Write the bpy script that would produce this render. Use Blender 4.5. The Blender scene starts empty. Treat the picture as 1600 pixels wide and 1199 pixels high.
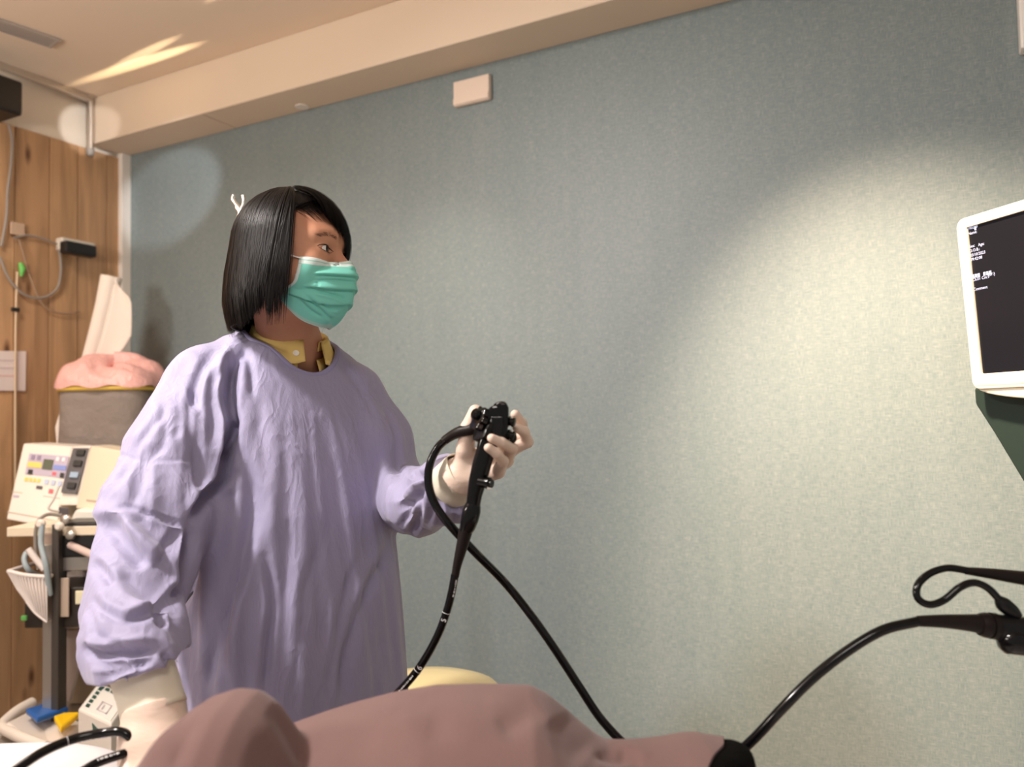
import bpy, math, random
import numpy as np
from mathutils import Matrix, Vector
from mathutils.bvhtree import BVHTree
from math import sin, cos, radians, pi, sqrt
random.seed(7); rng = np.random.default_rng(7)
scene = bpy.context.scene
COL = scene.collection

# ------------------------------------------------------------------ camera
FOC = 1250.0
yaw_, pit_, rol_ = radians(27.8), radians(2.5), radians(1.15)
CAM = np.array([0, 0, 1.15])
VH = np.array([-sin(yaw_), cos(yaw_), 0.0]); RH = np.array([cos(yaw_), sin(yaw_), 0.0]); ZZ = np.array([0, 0, 1.0])
V_ = VH * cos(pit_) + ZZ * sin(pit_); U_ = ZZ * cos(pit_) - VH * sin(pit_)
CR = RH * cos(rol_) - U_ * sin(rol_); CU = U_ * cos(rol_) + RH * sin(rol_); CV = V_
cd = bpy.data.cameras.new('camera'); cam = bpy.data.objects.new('camera', cd); COL.objects.link(cam)
cd.sensor_width = 36; cd.lens = 36 * FOC / 1600; cd.clip_start = 0.02
cam.matrix_world = Matrix([[CR[i], CU[i], -CV[i], CAM[i]] for i in range(3)] + [[0, 0, 0, 1]])
scene.camera = cam
cd.dof.use_dof = True; cd.dof.focus_distance = 1.42; cd.dof.aperture_fstop = 3.2

def pt(px, py, d):            # a place seen at (px,py) of the 1600x1199 photo, d metres in front of the lens
    return CAM + (CV + CR * (px - 800) / FOC - CU * (py - 599.5) / FOC) * d
def proj(P):
    q = np.asarray(P, float) - CAM; d = q @ CV
    return 800 + FOC * (q @ CR) / d, 599.5 - FOC * (q @ CU) / d, d
def ony(px, py, Y):
    r = pt(px, py, 1) - CAM; return CAM + r * (Y - CAM[1]) / r[1]
def onx(px, py, X):
    r = pt(px, py, 1) - CAM; return CAM + r * (X - CAM[0]) / r[0]
def onz(px, py, Z):
    r = pt(px, py, 1) - CAM; return CAM + r * (Z - CAM[2]) / r[2]

# ------------------------------------------------------------------ world, lights, exposure
w = bpy.data.worlds.new('world'); scene.world = w; w.use_nodes = True
w.node_tree.nodes['Background'].inputs[0].default_value = (1.0, .90, .82, 1)
w.node_tree.nodes['Background'].inputs[1].default_value = 0.25
vs = scene.view_settings
vs.view_transform = 'Standard'; vs.look = 'None'; vs.exposure = 0.60; vs.gamma = 1; vs.use_curve_mapping = False

def light(name, kind, loc, target, power, color, **kw):
    ld = bpy.data.lights.new(name, kind); ld.energy = power; ld.color = color
    for k, v in kw.items(): setattr(ld, k, v)
    o = bpy.data.objects.new(name, ld); COL.objects.link(o); o.location = loc
    d = Vector(target) - Vector(loc); o.rotation_euler = d.to_track_quat('-Z', 'Y').to_euler()
    return o
# ceiling downlight over the bed, camera-left of the woman: the key
light('ceiling_light_key', 'AREA', (-1.55, -0.10, 2.50), (-1.0, 1.0, 1.1), 13.5, (1.0, .93, .88), size=.16, spread=radians(105))
light('ceiling_light_fill', 'AREA', (0.1, -0.5, 2.50), (-.6, 1.2, 1.0), 5, (1.0, .92, .86), size=.6, spread=radians(110))
light('left_fill_light', 'AREA', (-2.45, .95, 2.50), (-2.65, 1.35, 0), 7.5, (1.0, .90, .80), size=.3, spread=radians(135))  # added fill to brighten the left background, no known fixture
# wall washers in front of the teal wall
light('ceiling_light_wall', 'SPOT', (-.42, 1.08, 2.52), (.12, 2.32, .58), 440, (1.0, .77, .54), spot_size=radians(60), spot_blend=1.0, shadow_soft_size=.06)
light('ceiling_light_wall_left', 'SPOT', (-1.45, 1.75, 2.52), (-1.45, 2.32, .55), 24, (1.0, .83, .62), spot_size=radians(60), spot_blend=1.0, shadow_soft_size=.06)
# added fill that brightens the ceiling, out of view behind the camera's left shoulder
light('ceiling_fill_light', 'AREA', (-2.1, -.55, 1.75), (-1.9, .35, 2.55), 27, (1.0, .90, .80), size=.5)
# spots added inside the room to imitate the bright patches in the far corner
light('corner_patch_spot', 'SPOT', (-.9, .95, 2.40), (-3.12, 2.12, 2.405), 90, (1.0, .97, .95), spot_size=radians(5.6), spot_blend=.45, shadow_soft_size=.004)
light('corner_patch_spot_low', 'SPOT', (-1.3, 1.10, 2.47), (-2.84, 2.32, 2.13), 62, (.96, .98, 1.0), spot_size=radians(13), spot_blend=.5, shadow_soft_size=.01)
# added spots beyond the right edge of view, imitating reflected glints along the ceiling
light('ceiling_glint_spot', 'SPOT', (.70, 2.06, 2.26), (-2.72, 2.02, 2.555), 5200, (1.0, .78, .48), spot_size=radians(1.25), spot_blend=.9, shadow_soft_size=.004)
light('ceiling_glint_spot', 'SPOT', (.50, 1.62, 2.24), (-2.62, 1.98, 2.555), 2600, (1.0, .80, .52), spot_size=radians(1.0), spot_blend=.9, shadow_soft_size=.004)
light('ceiling_glint_spot', 'SPOT', (.30, 1.20, 2.24), (-1.95, 1.80, 2.555), 1300, (1.0, .80, .52), spot_size=radians(1.3), spot_blend=1.0, shadow_soft_size=.004)

# ------------------------------------------------------------------ materials
MATS = {}
def mat(name, color, rough=.5, spec=.5, metal=0, coat=0, sheen=0, bump=None, noise=None, sss=0, emit=None, trans=0, alpha=None):
    if name in MATS: return MATS[name]
    m = bpy.data.materials.new(name); m.use_nodes = True; nt = m.node_tree
    b = nt.nodes['Principled BSDF']; I = b.inputs
    I['Base Color'].default_value = (*color, 1); I['Roughness'].default_value = rough
    I['Specular IOR Level'].default_value = spec; I['Metallic'].default_value = metal
    I['Coat Weight'].default_value = coat; I['Sheen Weight'].default_value = sheen
    if sss: I['Subsurface Weight'].default_value = sss; I['Subsurface Radius'].default_value = (.01, .004, .002)
    if trans: I['Transmission Weight'].default_value = trans
    if emit: I['Emission Color'].default_value = (*emit[:3], 1); I['Emission Strength'].default_value = emit[3]
    if bump or noise:
        tc = nt.nodes.new('ShaderNodeTexCoord'); mp = nt.nodes.new('ShaderNodeMapping')
        nt.links.new(tc.outputs['Object'], mp.inputs[0])
    if bump:       # (scale xyz, strength, distance)
        mp.inputs['Scale'].default_value = bump[0]
        n = nt.nodes.new('ShaderNodeTexNoise'); n.inputs['Scale'].default_value = 1; n.inputs['Detail'].default_value = 5
        nt.links.new(mp.outputs[0], n.inputs['Vector'])
        bm_ = nt.nodes.new('ShaderNodeBump'); bm_.inputs['Strength'].default_value = bump[1]; bm_.inputs['Distance'].default_value = bump[2]
        nt.links.new(n.outputs['Fac'], bm_.inputs['Height']); nt.links.new(bm_.outputs[0], I['Normal'])
    if noise:      # (scale, colour2)
        n2 = nt.nodes.new('ShaderNodeTexNoise'); n2.inputs['Scale'].default_value = noise[0]; n2.inputs['Detail'].default_value = 6
        nt.links.new(tc.outputs['Object'], n2.inputs['Vector'])
        mx = nt.nodes.new('ShaderNodeMix'); mx.data_type = 'RGBA'
        mx.inputs[6].default_value = (*color, 1); mx.inputs[7].default_value = (*noise[1], 1)
        rp = nt.nodes.new('ShaderNodeMapRange'); rp.inputs[1].default_value = .35; rp.inputs[2].default_value = .65
        nt.links.new(n2.outputs['Fac'], rp.inputs[0]); nt.links.new(rp.outputs[0], mx.inputs[0])
        nt.links.new(mx.outputs[2], I['Base Color'])
    MATS[name] = m; return m

def wallpaper():
    m = bpy.data.materials.new('teal_grasscloth'); m.use_nodes = True; nt = m.node_tree; N = nt.nodes.new; L = nt.links.new
    b = nt.nodes['Principled BSDF']
    tc = N('ShaderNodeTexCoord')
    def streak(sc, detail=3):
        mp = N('ShaderNodeMapping'); mp.inputs['Scale'].default_value = sc; L(tc.outputs['Object'], mp.inputs[0])
        n = N('ShaderNodeTexNoise'); n.inputs['Scale'].default_value = 1; n.inputs['Detail'].default_value = detail
        n.inputs['Roughness'].default_value = .65; L(mp.outputs[0], n.inputs['Vector']); return n.outputs['Fac']
    h = streak((42, 42, 760), 2); v = streak((760, 760, 42), 2); big = streak((5, 5, 3), 2); vb = streak((30, 30, 1.5), 2)
    def math_(op, a, b_):
        n = N('ShaderNodeMath'); n.operation = op
        for i, q in enumerate((a, b_)):
            if isinstance(q, (int, float)): n.inputs[i].default_value = q
            else: L(q, n.inputs[i])
        return n.outputs[0]
    s = math_('MAXIMUM', h, v)
    s2 = math_('ADD', s, math_('MULTIPLY', math_('SUBTRACT', big, .5), .06))
    s2 = math_('ADD', s2, math_('MULTIPLY', math_('SUBTRACT', vb, .5), .07))
    mr = N('ShaderNodeMapRange'); mr.inputs[1].default_value = .44; mr.inputs[2].default_value = .78; L(s2, mr.inputs[0])
    mx = N('ShaderNodeMix'); mx.data_type = 'RGBA'; mx.inputs[6].default_value = (.135, .186, .200, 1); mx.inputs[7].default_value = (.32, .35, .35, 1)
    L(mr.outputs[0], mx.inputs[0]); L(mx.outputs[2], b.inputs['Base Color'])
    b.inputs['Roughness'].default_value = .48; b.inputs['Specular IOR Level'].default_value = .6
    b.inputs['Sheen Weight'].default_value = .12
    bp = N('ShaderNodeBump'); bp.inputs['Strength'].default_value = .22; bp.inputs['Distance'].default_value = .001
    L(s, bp.inputs['Height']); L(bp.outputs[0], b.inputs['Normal'])
    return m

def gowncloth():
    m = bpy.data.materials.new('lilac_gown_cloth'); m.use_nodes = True; nt = m.node_tree; N = nt.nodes.new; L = nt.links.new
    b = nt.nodes['Principled BSDF']; tc = N('ShaderNodeTexCoord')
    def mp(sc, rot=(0, 0, 0)):
        q = N('ShaderNodeMapping'); q.inputs['Scale'].default_value = sc; q.inputs['Rotation'].default_value = rot; L(tc.outputs['Object'], q.inputs[0]); return q.outputs[0]
    def noise(v, d, dist=0):
        n = N('ShaderNodeTexNoise'); n.inputs['Scale'].default_value = 1; n.inputs['Detail'].default_value = d; n.inputs['Distortion'].default_value = dist; L(v, n.inputs['Vector']); return n.outputs['Fac']
    def mt(op, a, c):
        n = N('ShaderNodeMath'); n.operation = op
        for i, q in enumerate((a, c)):
            if isinstance(q, (int, float)): n.inputs[i].default_value = q
            else: L(q, n.inputs[i])
        return n.outputs[0]
    a = noise(mp((26, 26, 11)), 2, .6); ridge = mt('ABSOLUTE', mt('SUBTRACT', a, .5), 0)       # crisp wandering creases
    a2 = noise(mp((60, 60, 30), (.5, .3, 0)), 2, .5); ridge2 = mt('ABSOLUTE', mt('SUBTRACT', a2, .5), 0)
    weave = noise(mp((900, 900, 60)), 2)
    h = mt('ADD', mt('MULTIPLY', ridge, -.0075), mt('MULTIPLY', ridge2, -.0022)); h = mt('ADD', h, mt('MULTIPLY', weave, .0004))
    bp = N('ShaderNodeBump'); bp.inputs['Strength'].default_value = .75; bp.inputs['Distance'].default_value = 1.0; L(h, bp.inputs['Height']); L(bp.outputs[0], b.inputs['Normal'])
    mx = N('ShaderNodeMix'); mx.data_type = 'RGBA'; mx.inputs[6].default_value = (.285, .265, .405, 1); mx.inputs[7].default_value = (.33, .305, .46, 1)
    L(weave, mx.inputs[0]); L(mx.outputs[2], b.inputs['Base Color']); b.inputs['Roughness'].default_value = .62; b.inputs['Specular IOR Level'].default_value = .35; b.inputs['Sheen Weight'].default_value = .2
    return m

def wood(name, shift, base=(.40, .22, .11), dark=(.20, .10, .05)):
    m = bpy.data.materials.new(name); m.use_nodes = True; nt = m.node_tree; N = nt.nodes.new; L = nt.links.new
    b = nt.nodes['Principled BSDF']; tc = N('ShaderNodeTexCoord'); mp = N('ShaderNodeMapping')
    mp.inputs['Scale'].default_value = (14, 14, 1.3); mp.inputs['Location'].default_value = (shift, shift * 2, shift)
    L(tc.outputs['Object'], mp.inputs[0]); n = N('ShaderNodeTexNoise'); n.inputs['Scale'].default_value = 1.2; n.inputs['Detail'].default_value = 8
    n.inputs['Distortion'].default_value = 1.2; L(mp.outputs[0], n.inputs['Vector'])
    vo = N('ShaderNodeTexVoronoi'); vo.inputs['Scale'].default_value = 1.0
    m2 = N('ShaderNodeMapping'); m2.inputs['Scale'].default_value = (9, 9, 3.2); m2.inputs['Location'].default_value = (shift, 0, shift)
    L(tc.outputs['Object'], m2.inputs[0]); L(m2.outputs[0], vo.inputs['Vector'])
    kn = N('ShaderNodeMapRange'); kn.inputs[1].default_value = .04; kn.inputs[2].default_value = .16; L(vo.outputs['Distance'], kn.inputs[0])
    cr = N('ShaderNodeValToRGB'); cr.color_ramp.elements[0].position = .36; cr.color_ramp.elements[1].position = .62
    cr.color_ramp.elements[0].color = (*dark, 1); cr.color_ramp.elements[1].color = (*base, 1); L(n.outputs['Fac'], cr.inputs[0])
    mx = N('ShaderNodeMix'); mx.data_type = 'RGBA'; mx.inputs[6].default_value = (.13, .055, .025, 1)
    L(cr.outputs[0], mx.inputs[7]); L(kn.outputs[0], mx.inputs[0]); L(mx.outputs[2], b.inputs['Base Color'])
    b.inputs['Roughness'].default_value = .45
    return m

# ------------------------------------------------------------------ mesh helpers
def tag(o, label=None, cat=None, group=None, kind=None):
    if label: o['label'] = label
    if cat: o['category'] = cat
    if group: o['group'] = group
    if kind: o['kind'] = kind
    return o
def link(name, me, parent=None, smooth=True):
    o = bpy.data.objects.new(name, me)
    n = len(me.vertices); co = np.empty(n * 3, 'f'); me.vertices.foreach_get('co', co); co = co.reshape(-1, 3)
    c = (co.min(0) + co.max(0)) / 2
    co -= c; me.vertices.foreach_set('co', co.ravel()); me.update()
    if smooth: me.polygons.foreach_set('use_smooth', np.ones(len(me.polygons), bool))
    COL.objects.link(o)
    base = np.zeros(3)
    if parent is not None:
        o.parent = parent; p = parent
        while p is not None: base = base + np.array(p.location); p = p.parent
    o.location = c - base
    return o
def mesh(name, verts, faces, m, parent=None, smooth=True, sharp=None):
    me = bpy.data.meshes.new(name)
    me.from_pydata([tuple(map(float, v)) for v in verts], [], [tuple(map(int, f)) for f in faces])
    for mm in (m if isinstance(m, (list, tuple)) else [m]): me.materials.append(mm)
    o = link(name, me, parent, smooth)
    if sharp:
        md = o.modifiers.new('e', 'EDGE_SPLIT'); md.split_angle = radians(sharp)
    return o
def qmesh(name, verts, quads, m, parent=None, smooth=True):
    me = bpy.data.meshes.new(name); verts = np.asarray(verts, 'f'); quads = np.asarray(quads, 'i')
    me.vertices.add(len(verts)); me.vertices.foreach_set('co', verts.ravel())
    k = quads.shape[1]
    me.loops.add(quads.size); me.loops.foreach_set('vertex_index', quads.ravel())
    me.polygons.add(len(quads)); me.polygons.foreach_set('loop_start', np.arange(len(quads), dtype='i') * k)
    me.update(calc_edges=True); me.validate()
    for mm in (m if isinstance(m, (list, tuple)) else [m]): me.materials.append(mm)
    return link(name, me, parent, smooth)
def empty(name, loc):
    o = bpy.data.objects.new(name, None); o.location = tuple(map(float, loc)); o.empty_display_size = .05; COL.objects.link(o); return o
def bevel(o, wd=.003, seg=2):
    b = o.modifiers.new('b', 'BEVEL'); b.width = wd; b.segments = seg; b.limit_method = 'ANGLE'; return o
CUBEF = [(0, 1, 2, 3), (7, 6, 5, 4), (0, 4, 5, 1), (1, 5, 6, 2), (2, 6, 7, 3), (3, 7, 4, 0)]
def hexa(name, front, back, m, parent=None, bev=.003):     # two quads of corners (same order)
    o = mesh(name, list(front) + list(back), [f[::-1] for f in CUBEF], m, parent, smooth=False)
    fixn(o)
    if bev: bevel(o, bev)
    return o
def fixn(o):
    import bmesh
    bm = bmesh.new(); bm.from_mesh(o.data); bmesh.ops.recalc_face_normals(bm, faces=bm.faces); bm.to_mesh(o.data); bm.free()
def box(name, c, s, m, parent=None, bev=.003, yaw=0, ax=None):
    c = np.asarray(c, float)
    if ax is None: ax = (np.array([cos(yaw), sin(yaw), 0]), np.array([-sin(yaw), cos(yaw), 0]), ZZ)
    X, Y, Z = [np.asarray(a) * q / 2 for a, q in zip(ax, s)]
    f = [c - X - Y - Z, c + X - Y - Z, c + X - Y + Z, c - X - Y + Z]; b = [p + 2 * Y for p in f]
    return hexa(name, f, b, m, parent, bev)
def prism(name, poly, ext, m, parent=None, bev=.002):
    n = len(poly); poly = [np.asarray(p, float) for p in poly]; ext = np.asarray(ext, float)
    vs_ = poly + [p + ext for p in poly]
    fs = [tuple(range(n)), tuple(range(2 * n - 1, n - 1, -1))] + [(i, i + n, (i + 1) % n + n, (i + 1) % n) for i in range(n)]
    o = mesh(name, vs_, fs, m, parent, smooth=False); fixn(o)
    if bev: bevel(o, bev)
    return o
def crom(P, n):               # Catmull-Rom through P, n samples in all (works on any columns)
    P = np.asarray(P, float); k = len(P)
    Q = np.vstack([2 * P[0] - P[1], P, 2 * P[-1] - P[-2]])
    t = np.linspace(0, k - 1 - 1e-9, n); i = t.astype(int); f = (t - i)[:, None]
    a, b, c, d = Q[i], Q[i + 1], Q[i + 2], Q[i + 3]
    return .5 * ((2 * b) + (-a + c) * f + (2 * a - 5 * b + 4 * c - d) * f ** 2 + (-a + 3 * b - 3 * c + d) * f ** 3)
def tube_vf(P, r, seg=10, cap=True, flat=1.0):
    P = np.asarray(P, float); n = len(P); r = np.broadcast_to(np.asarray(r, float), (n,))
    T = np.gradient(P, axis=0); T /= np.linalg.norm(T, axis=1)[:, None] + 1e-12
    ref = np.array([0, 0, 1.0]) if abs(T[0][2]) < .9 else np.array([1.0, 0, 0])
    Nn = np.cross(T[0], ref); Nn /= np.linalg.norm(Nn); V = []
    for i in range(n):
        Nn = Nn - T[i] * (Nn @ T[i]); Nn /= np.linalg.norm(Nn); B = np.cross(T[i], Nn)
        a = np.arange(seg) * 2 * pi / seg
        V.append(P[i] + r[i] * (np.cos(a)[:, None] * Nn + flat * np.sin(a)[:, None] * B))
    V = np.vstack(V); Fc = []
    for i in range(n - 1):
        for j in range(seg):
            k = (j + 1) % seg; Fc.append((i * seg + j, i * seg + k, (i + 1) * seg + k, (i + 1) * seg + j))
    if cap:
        Fc.append(tuple(range(seg - 1, -1, -1))); Fc.append(tuple((n - 1) * seg + j for j in range(seg)))
    return V, Fc
def tube(name, P, r, m, parent=None, seg=10, n=None, sharp=None, flat=1.0):
    P = np.asarray(P, float)
    if n:
        if np.ndim(r): rr = crom(np.asarray(r, float)[:, None], n)[:, 0]
        else: rr = r
        P = crom(P, n)
    else: rr = r
    V, Fc = tube_vf(P, rr, seg, flat=flat)
    return mesh(name, V, Fc, m, parent, True, sharp or 50)
def lathe(name, prof, c, axis, m, parent=None, seg=28, sharp=35):   # prof: (along, radius)
    c = np.asarray(c, float); axis = np.asarray(axis, float); axis = axis / np.linalg.norm(axis)
    P = [c + axis * a for a, _ in prof]; ref = np.array([0, 0, 1.0]) if abs(axis[2]) < .9 else np.array([1.0, 0, 0])
    A = np.cross(axis, ref); A /= np.linalg.norm(A); B = np.cross(axis, A); V = []; Fc = []
    for (a, r), p in zip(prof, P):
        for j in range(seg):
            t = 2 * pi * j / seg; V.append(p + r * (cos(t) * A + sin(t) * B))
    for i in range(len(prof) - 1):
        for j in range(seg):
            k = (j + 1) % seg; Fc.append((i * seg + j, i * seg + k, (i + 1) * seg + k, (i + 1) * seg + j))
    Fc.append(tuple(range(seg - 1, -1, -1))); Fc.append(tuple((len(prof) - 1) * seg + j for j in range(seg)))
    o = mesh(name, V, Fc, m, parent, True, sharp); fixn(o); return o
def grid_vf(G, closed_u=False):            # G[v][u][3]
    G = np.asarray(G, float); nv, nu = G.shape[:2]; Fc = []
    for i in range(nv - 1):
        for j in range(nu - (0 if closed_u else 1)):
            k = (j + 1) % nu; Fc.append((i * nu + j, i * nu + k, (i + 1) * nu + k, (i + 1) * nu + j))
    return G.reshape(-1, 3), Fc
def solidify(o, t, off=0):
    s = o.modifiers.new('s', 'SOLIDIFY'); s.thickness = t; s.offset = off; return s

# ------------------------------------------------------------------ signed-distance sculpting
def rc(P, a, b, r1, r2):                       # round cone (capsule with two radii)
    a = np.asarray(a, 'f'); b = np.asarray(b, 'f'); ba = b - a; h = np.clip(((P - a) @ ba) / (ba @ ba + 1e-12), 0, 1)
    return np.linalg.norm(P - a - h[:, None] * ba, axis=1) - (r1 + (r2 - r1) * h)
def ell(P, c, r, M=None):
    q = P - np.asarray(c, 'f')
    if M is not None: q = q @ M
    r = np.asarray(r, 'f'); k0 = np.linalg.norm(q / r, axis=1); k1 = np.linalg.norm(q / (r * r), axis=1)
    return k0 * (k0 - 1) / (k1 + 1e-9)
def smin(a, b, k):
    h = np.clip(.5 + .5 * (b - a) / k, 0, 1); return b + (a - b) * h - k * h * (1 - h)
def smax(a, b, k): return -smin(-a, -b, k)
def chain(P, pts, k=None):                     # pts: (x,y,z,r) ...
    d = None
    for p, q in zip(pts[:-1], pts[1:]):
        e = rc(P, p[:3], q[:3], p[3], q[3]); d = e if d is None else (np.minimum(d, e) if not k else smin(d, e, k))
    return d
def nets(f, xs, ys, zs, B=8):
    xs, ys, zs = [np.asarray(a, 'f') for a in (xs, ys, zs)]
    def pad(a):
        e = (-len(a)) % B
        return np.concatenate([a, a[-1] + (a[-1] - a[-2]) * np.arange(1, e + 1)]) if e else a
    xs, ys, zs = pad(xs), pad(ys), pad(zs); nx, ny, nz = len(xs), len(ys), len(zs)
    cx, cy, cz = [a.reshape(-1, B).mean(1) for a in (xs, ys, zs)]
    hx, hy, hz = [(a.reshape(-1, B)[:, -1] - a.reshape(-1, B)[:, 0]) / 2 + 1e-3 for a in (xs, ys, zs)]
    G = np.stack(np.meshgrid(cx, cy, cz, indexing='ij'), -1).reshape(-1, 3).astype('f')
    v = f(G).reshape(len(cx), len(cy), len(cz))
    rad = np.sqrt(hx[:, None, None] ** 2 + hy[None, :, None] ** 2 + hz[None, None, :] ** 2)
    near = np.abs(v) < rad * 1.7 + .004
    D = np.repeat(np.repeat(np.repeat(v, B, 0), B, 1), B, 2).astype('f')
    mk = np.repeat(np.repeat(np.repeat(near, B, 0), B, 1), B, 2)
    I = np.argwhere(mk)
    for s in range(0, len(I), 400000):
        J = I[s:s + 400000]; P = np.stack([xs[J[:, 0]], ys[J[:, 1]], zs[J[:, 2]]], 1)
        D[J[:, 0], J[:, 1], J[:, 2]] = f(P)
    S = D < 0
    c = S[:-1, :-1, :-1].astype('i1')
    tot = sum(S[i:nx - 1 + i, j:ny - 1 + j, k:nz - 1 + k].astype('i1') for i in (0, 1) for j in (0, 1) for k in (0, 1))
    act = (tot > 0) & (tot < 8)
    A = np.argwhere(act); idx = -np.ones(act.shape, 'i'); idx[act] = np.arange(len(A))
    acc = np.zeros((len(A), 3)); cnt = np.zeros(len(A))
    ax = (xs, ys, zs)
    for d in range(3):
        o1, o2 = [e for e in range(3) if e != d]
        for i in (0, 1):
            for j in (0, 1):
                a = A.copy(); a[:, o1] += i; a[:, o2] += j; b = a.copy(); b[:, d] += 1
                fa = D[a[:, 0], a[:, 1], a[:, 2]]; fb = D[b[:, 0], b[:, 1], b[:, 2]]
                m_ = (fa < 0) != (fb < 0); t = np.where(m_, fa / (fa - fb + 1e-20), 0)
                Pp = np.stack([ax[e][a[:, e]] for e in range(3)], 1).astype(float)
                Pp[:, d] += t * (ax[d][b[:, d]] - ax[d][a[:, d]])
                acc[m_] += Pp[m_]; cnt[m_] += 1
    Vv = acc / cnt[:, None]; quads = []
    for d in range(3):
        o1, o2 = (d + 1) % 3, (d + 2) % 3
        sl = [slice(1, -1)] * 3; sl[d] = slice(0, -1)
        a = S[tuple(sl)]; sl2 = list(sl); sl2[d] = slice(1, None); b = S[tuple(sl2)]
        E = np.argwhere(a != b); e0 = E.copy()
        for e in range(3):
            if e != d: e0[:, e] += 1
        flip = a[E[:, 0], E[:, 1], E[:, 2]]
        def cell(i, j):
            q = e0.copy(); q[:, o1] -= i; q[:, o2] -= j
            return idx[q[:, 0], q[:, 1], q[:, 2]]
        q4 = np.stack([cell(1, 1), cell(0, 1), cell(0, 0), cell(1, 0)], 1)
        q4[~flip] = q4[~flip][:, ::-1]
        quads.append(q4)
    Q = np.vstack(quads); Q = Q[(Q >= 0).all(1)]
    return Vv, Q
def vnormals(V, Q):
    a, b, c, d = (V[Q[:, i]] for i in range(4)); n = np.cross(c - a, d - b); N = np.zeros_like(V)
    for i in range(4): np.add.at(N, Q[:, i], n)
    return N / (np.linalg.norm(N, axis=1)[:, None] + 1e-12)
def relax(V, Q, it=2, lam=.5):
    E = np.vstack([Q[:, [0, 1]], Q[:, [1, 2]], Q[:, [2, 3]], Q[:, [3, 0]]]); E = np.vstack([E, E[:, ::-1]])
    deg = np.bincount(E[:, 0], minlength=len(V))[:, None]
    for _ in range(it):
        S = np.stack([np.bincount(E[:, 0], V[E[:, 1], k], minlength=len(V)) for k in range(3)], 1)
        V = V + lam * (S / deg - V)
    return V
def strokes(V, Nn, ST, dmin=0, dmax=9):
    # folds pressed into the cloth: (polyline in photo coordinates, width px, depth m, ridge share on the right side)
    x, y, d = proj(V); face = np.clip(-(Nn @ CV) * 3 + .6, 0, 1) * ((d > dmin) & (d < dmax))
    disp = np.zeros(len(V))
    for st in ST:
        poly, wd, dep = np.asarray(st[0], float), st[1], st[2]; rg = st[3] if len(st) > 3 else 0
        if len(poly) > 2: poly = crom(poly, len(poly) * 4)
        mrg = wd * 4; sel = (x > poly[:, 0].min() - mrg) & (x < poly[:, 0].max() + mrg) & (y > poly[:, 1].min() - mrg) & (y < poly[:, 1].max() + mrg)
        I = np.where(sel)[0]
        if not len(I): continue
        best = np.full(len(I), 1e9); sg = np.zeros(len(I)); tt = np.zeros(len(I)); m_ = len(poly) - 1
        for k in range(m_):
            a, b = poly[k], poly[k + 1]; ab = b - a; L2 = ab @ ab + 1e-9
            qx, qy = x[I] - a[0], y[I] - a[1]; h = np.clip((qx * ab[0] + qy * ab[1]) / L2, 0, 1)
            ex, ey = qx - h * ab[0], qy - h * ab[1]; dd = np.hypot(ex, ey); s = np.sign(ab[0] * ey - ab[1] * ex)
            u = dd < best; best[u] = dd[u]; sg[u] = s[u]; tt[u] = (k + h[u]) / m_
        tp = np.clip(np.minimum(tt, 1 - tt) * 5 + .12, 0, 1); sd = best * sg
        pr = -dep * np.exp(-(best / wd) ** 2)
        if rg: pr += dep * abs(rg) * np.exp(-((sd * (1 if rg > 0 else -1) - wd * 1.7) / (wd * 1.1)) ** 2)
        disp[I] += pr * tp
    return V + Nn * (disp * face)[:, None]
# ================================================================== ROOM
YW, XW, ZS, ZC = 2.32, -3.14, 2.35, 2.55
XR, YF, XL = 1.9, -1.5, -3.14
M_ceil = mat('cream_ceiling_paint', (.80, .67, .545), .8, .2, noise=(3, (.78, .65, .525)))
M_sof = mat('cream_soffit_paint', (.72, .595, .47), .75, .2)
M_white = mat('warm_white_paint', (.82, .76, .70), .6)
M_floor = mat('grey_vinyl_floor', (.32, .27, .22), .35, noise=(8, (.28, .23, .19)))
tag(box('wall_back', ((XW + XR) / 2, YW + .05, 1.275), (XR - XW + .1, .1, 2.55), wallpaper(), bev=0), kind='structure')
tag(box('ceiling', ((XW + XR) / 2, (YW + YF) / 2, ZC + .03), (XR - XW + .2, YW - YF + .2, .06), M_ceil, bev=0), kind='structure')
tag(box('floor', ((XW + XR) / 2, (YW + YF) / 2, -.03), (XR - XW + .2, YW - YF + .2, .06), M_floor, bev=0), kind='structure')
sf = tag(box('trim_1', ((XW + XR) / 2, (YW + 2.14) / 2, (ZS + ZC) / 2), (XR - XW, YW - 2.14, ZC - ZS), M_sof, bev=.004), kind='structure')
P = onz(352, 193, ZS); j = box('joint', (P[0], 2.23, ZS - .0006), (.003, .17, .001), mat('soffit_joint', (.5, .38, .28), .8), sf, 0)
wl = tag(box('wall_left', (XW - .06, (YW + YF) / 2, 1.275), (.1, YW - YF, 2.55), mat('cream_wall_paint', (.80, .72, .62), .7), bev=0), kind='structure')
tag(box('baseboard_back', ((XW + XR) / 2, YW - .006, .05), (XR - XW, .012, .1), M_white, bev=.002), kind='structure')
# planks of the left wall, edges found where the photograph shows the seams
ys = [float(onx(x, 330, XW)[1]) for x in (-230, -170, -110, -52, 22, 76, 120, 166, 188)]
ys[-1] = 2.285; ys = [ys[0] - .135 * k for k in range(18, 0, -1)] + ys
for i, (a, b) in enumerate(zip(ys[:-1], ys[1:])):
    for z0, z1 in (((0, 2.33),)):
        c = [(.62, .37, .20), (.56, .33, .175), (.64, .39, .215), (.60, .355, .185), (.65, .395, .215), (.59, .35, .185), (.50, .29, .15), (.58, .345, .18)][i % 8]
        p = box('plank', (XW - .004 + .0015 * (i % 3), (a + b) / 2, (z0 + z1) / 2), (.016, b - a - .003, z1 - z0), wood('oak_plank_%d' % i, i * 1.7, c, tuple(q * .72 for q in c)), wl, .0015)
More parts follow.
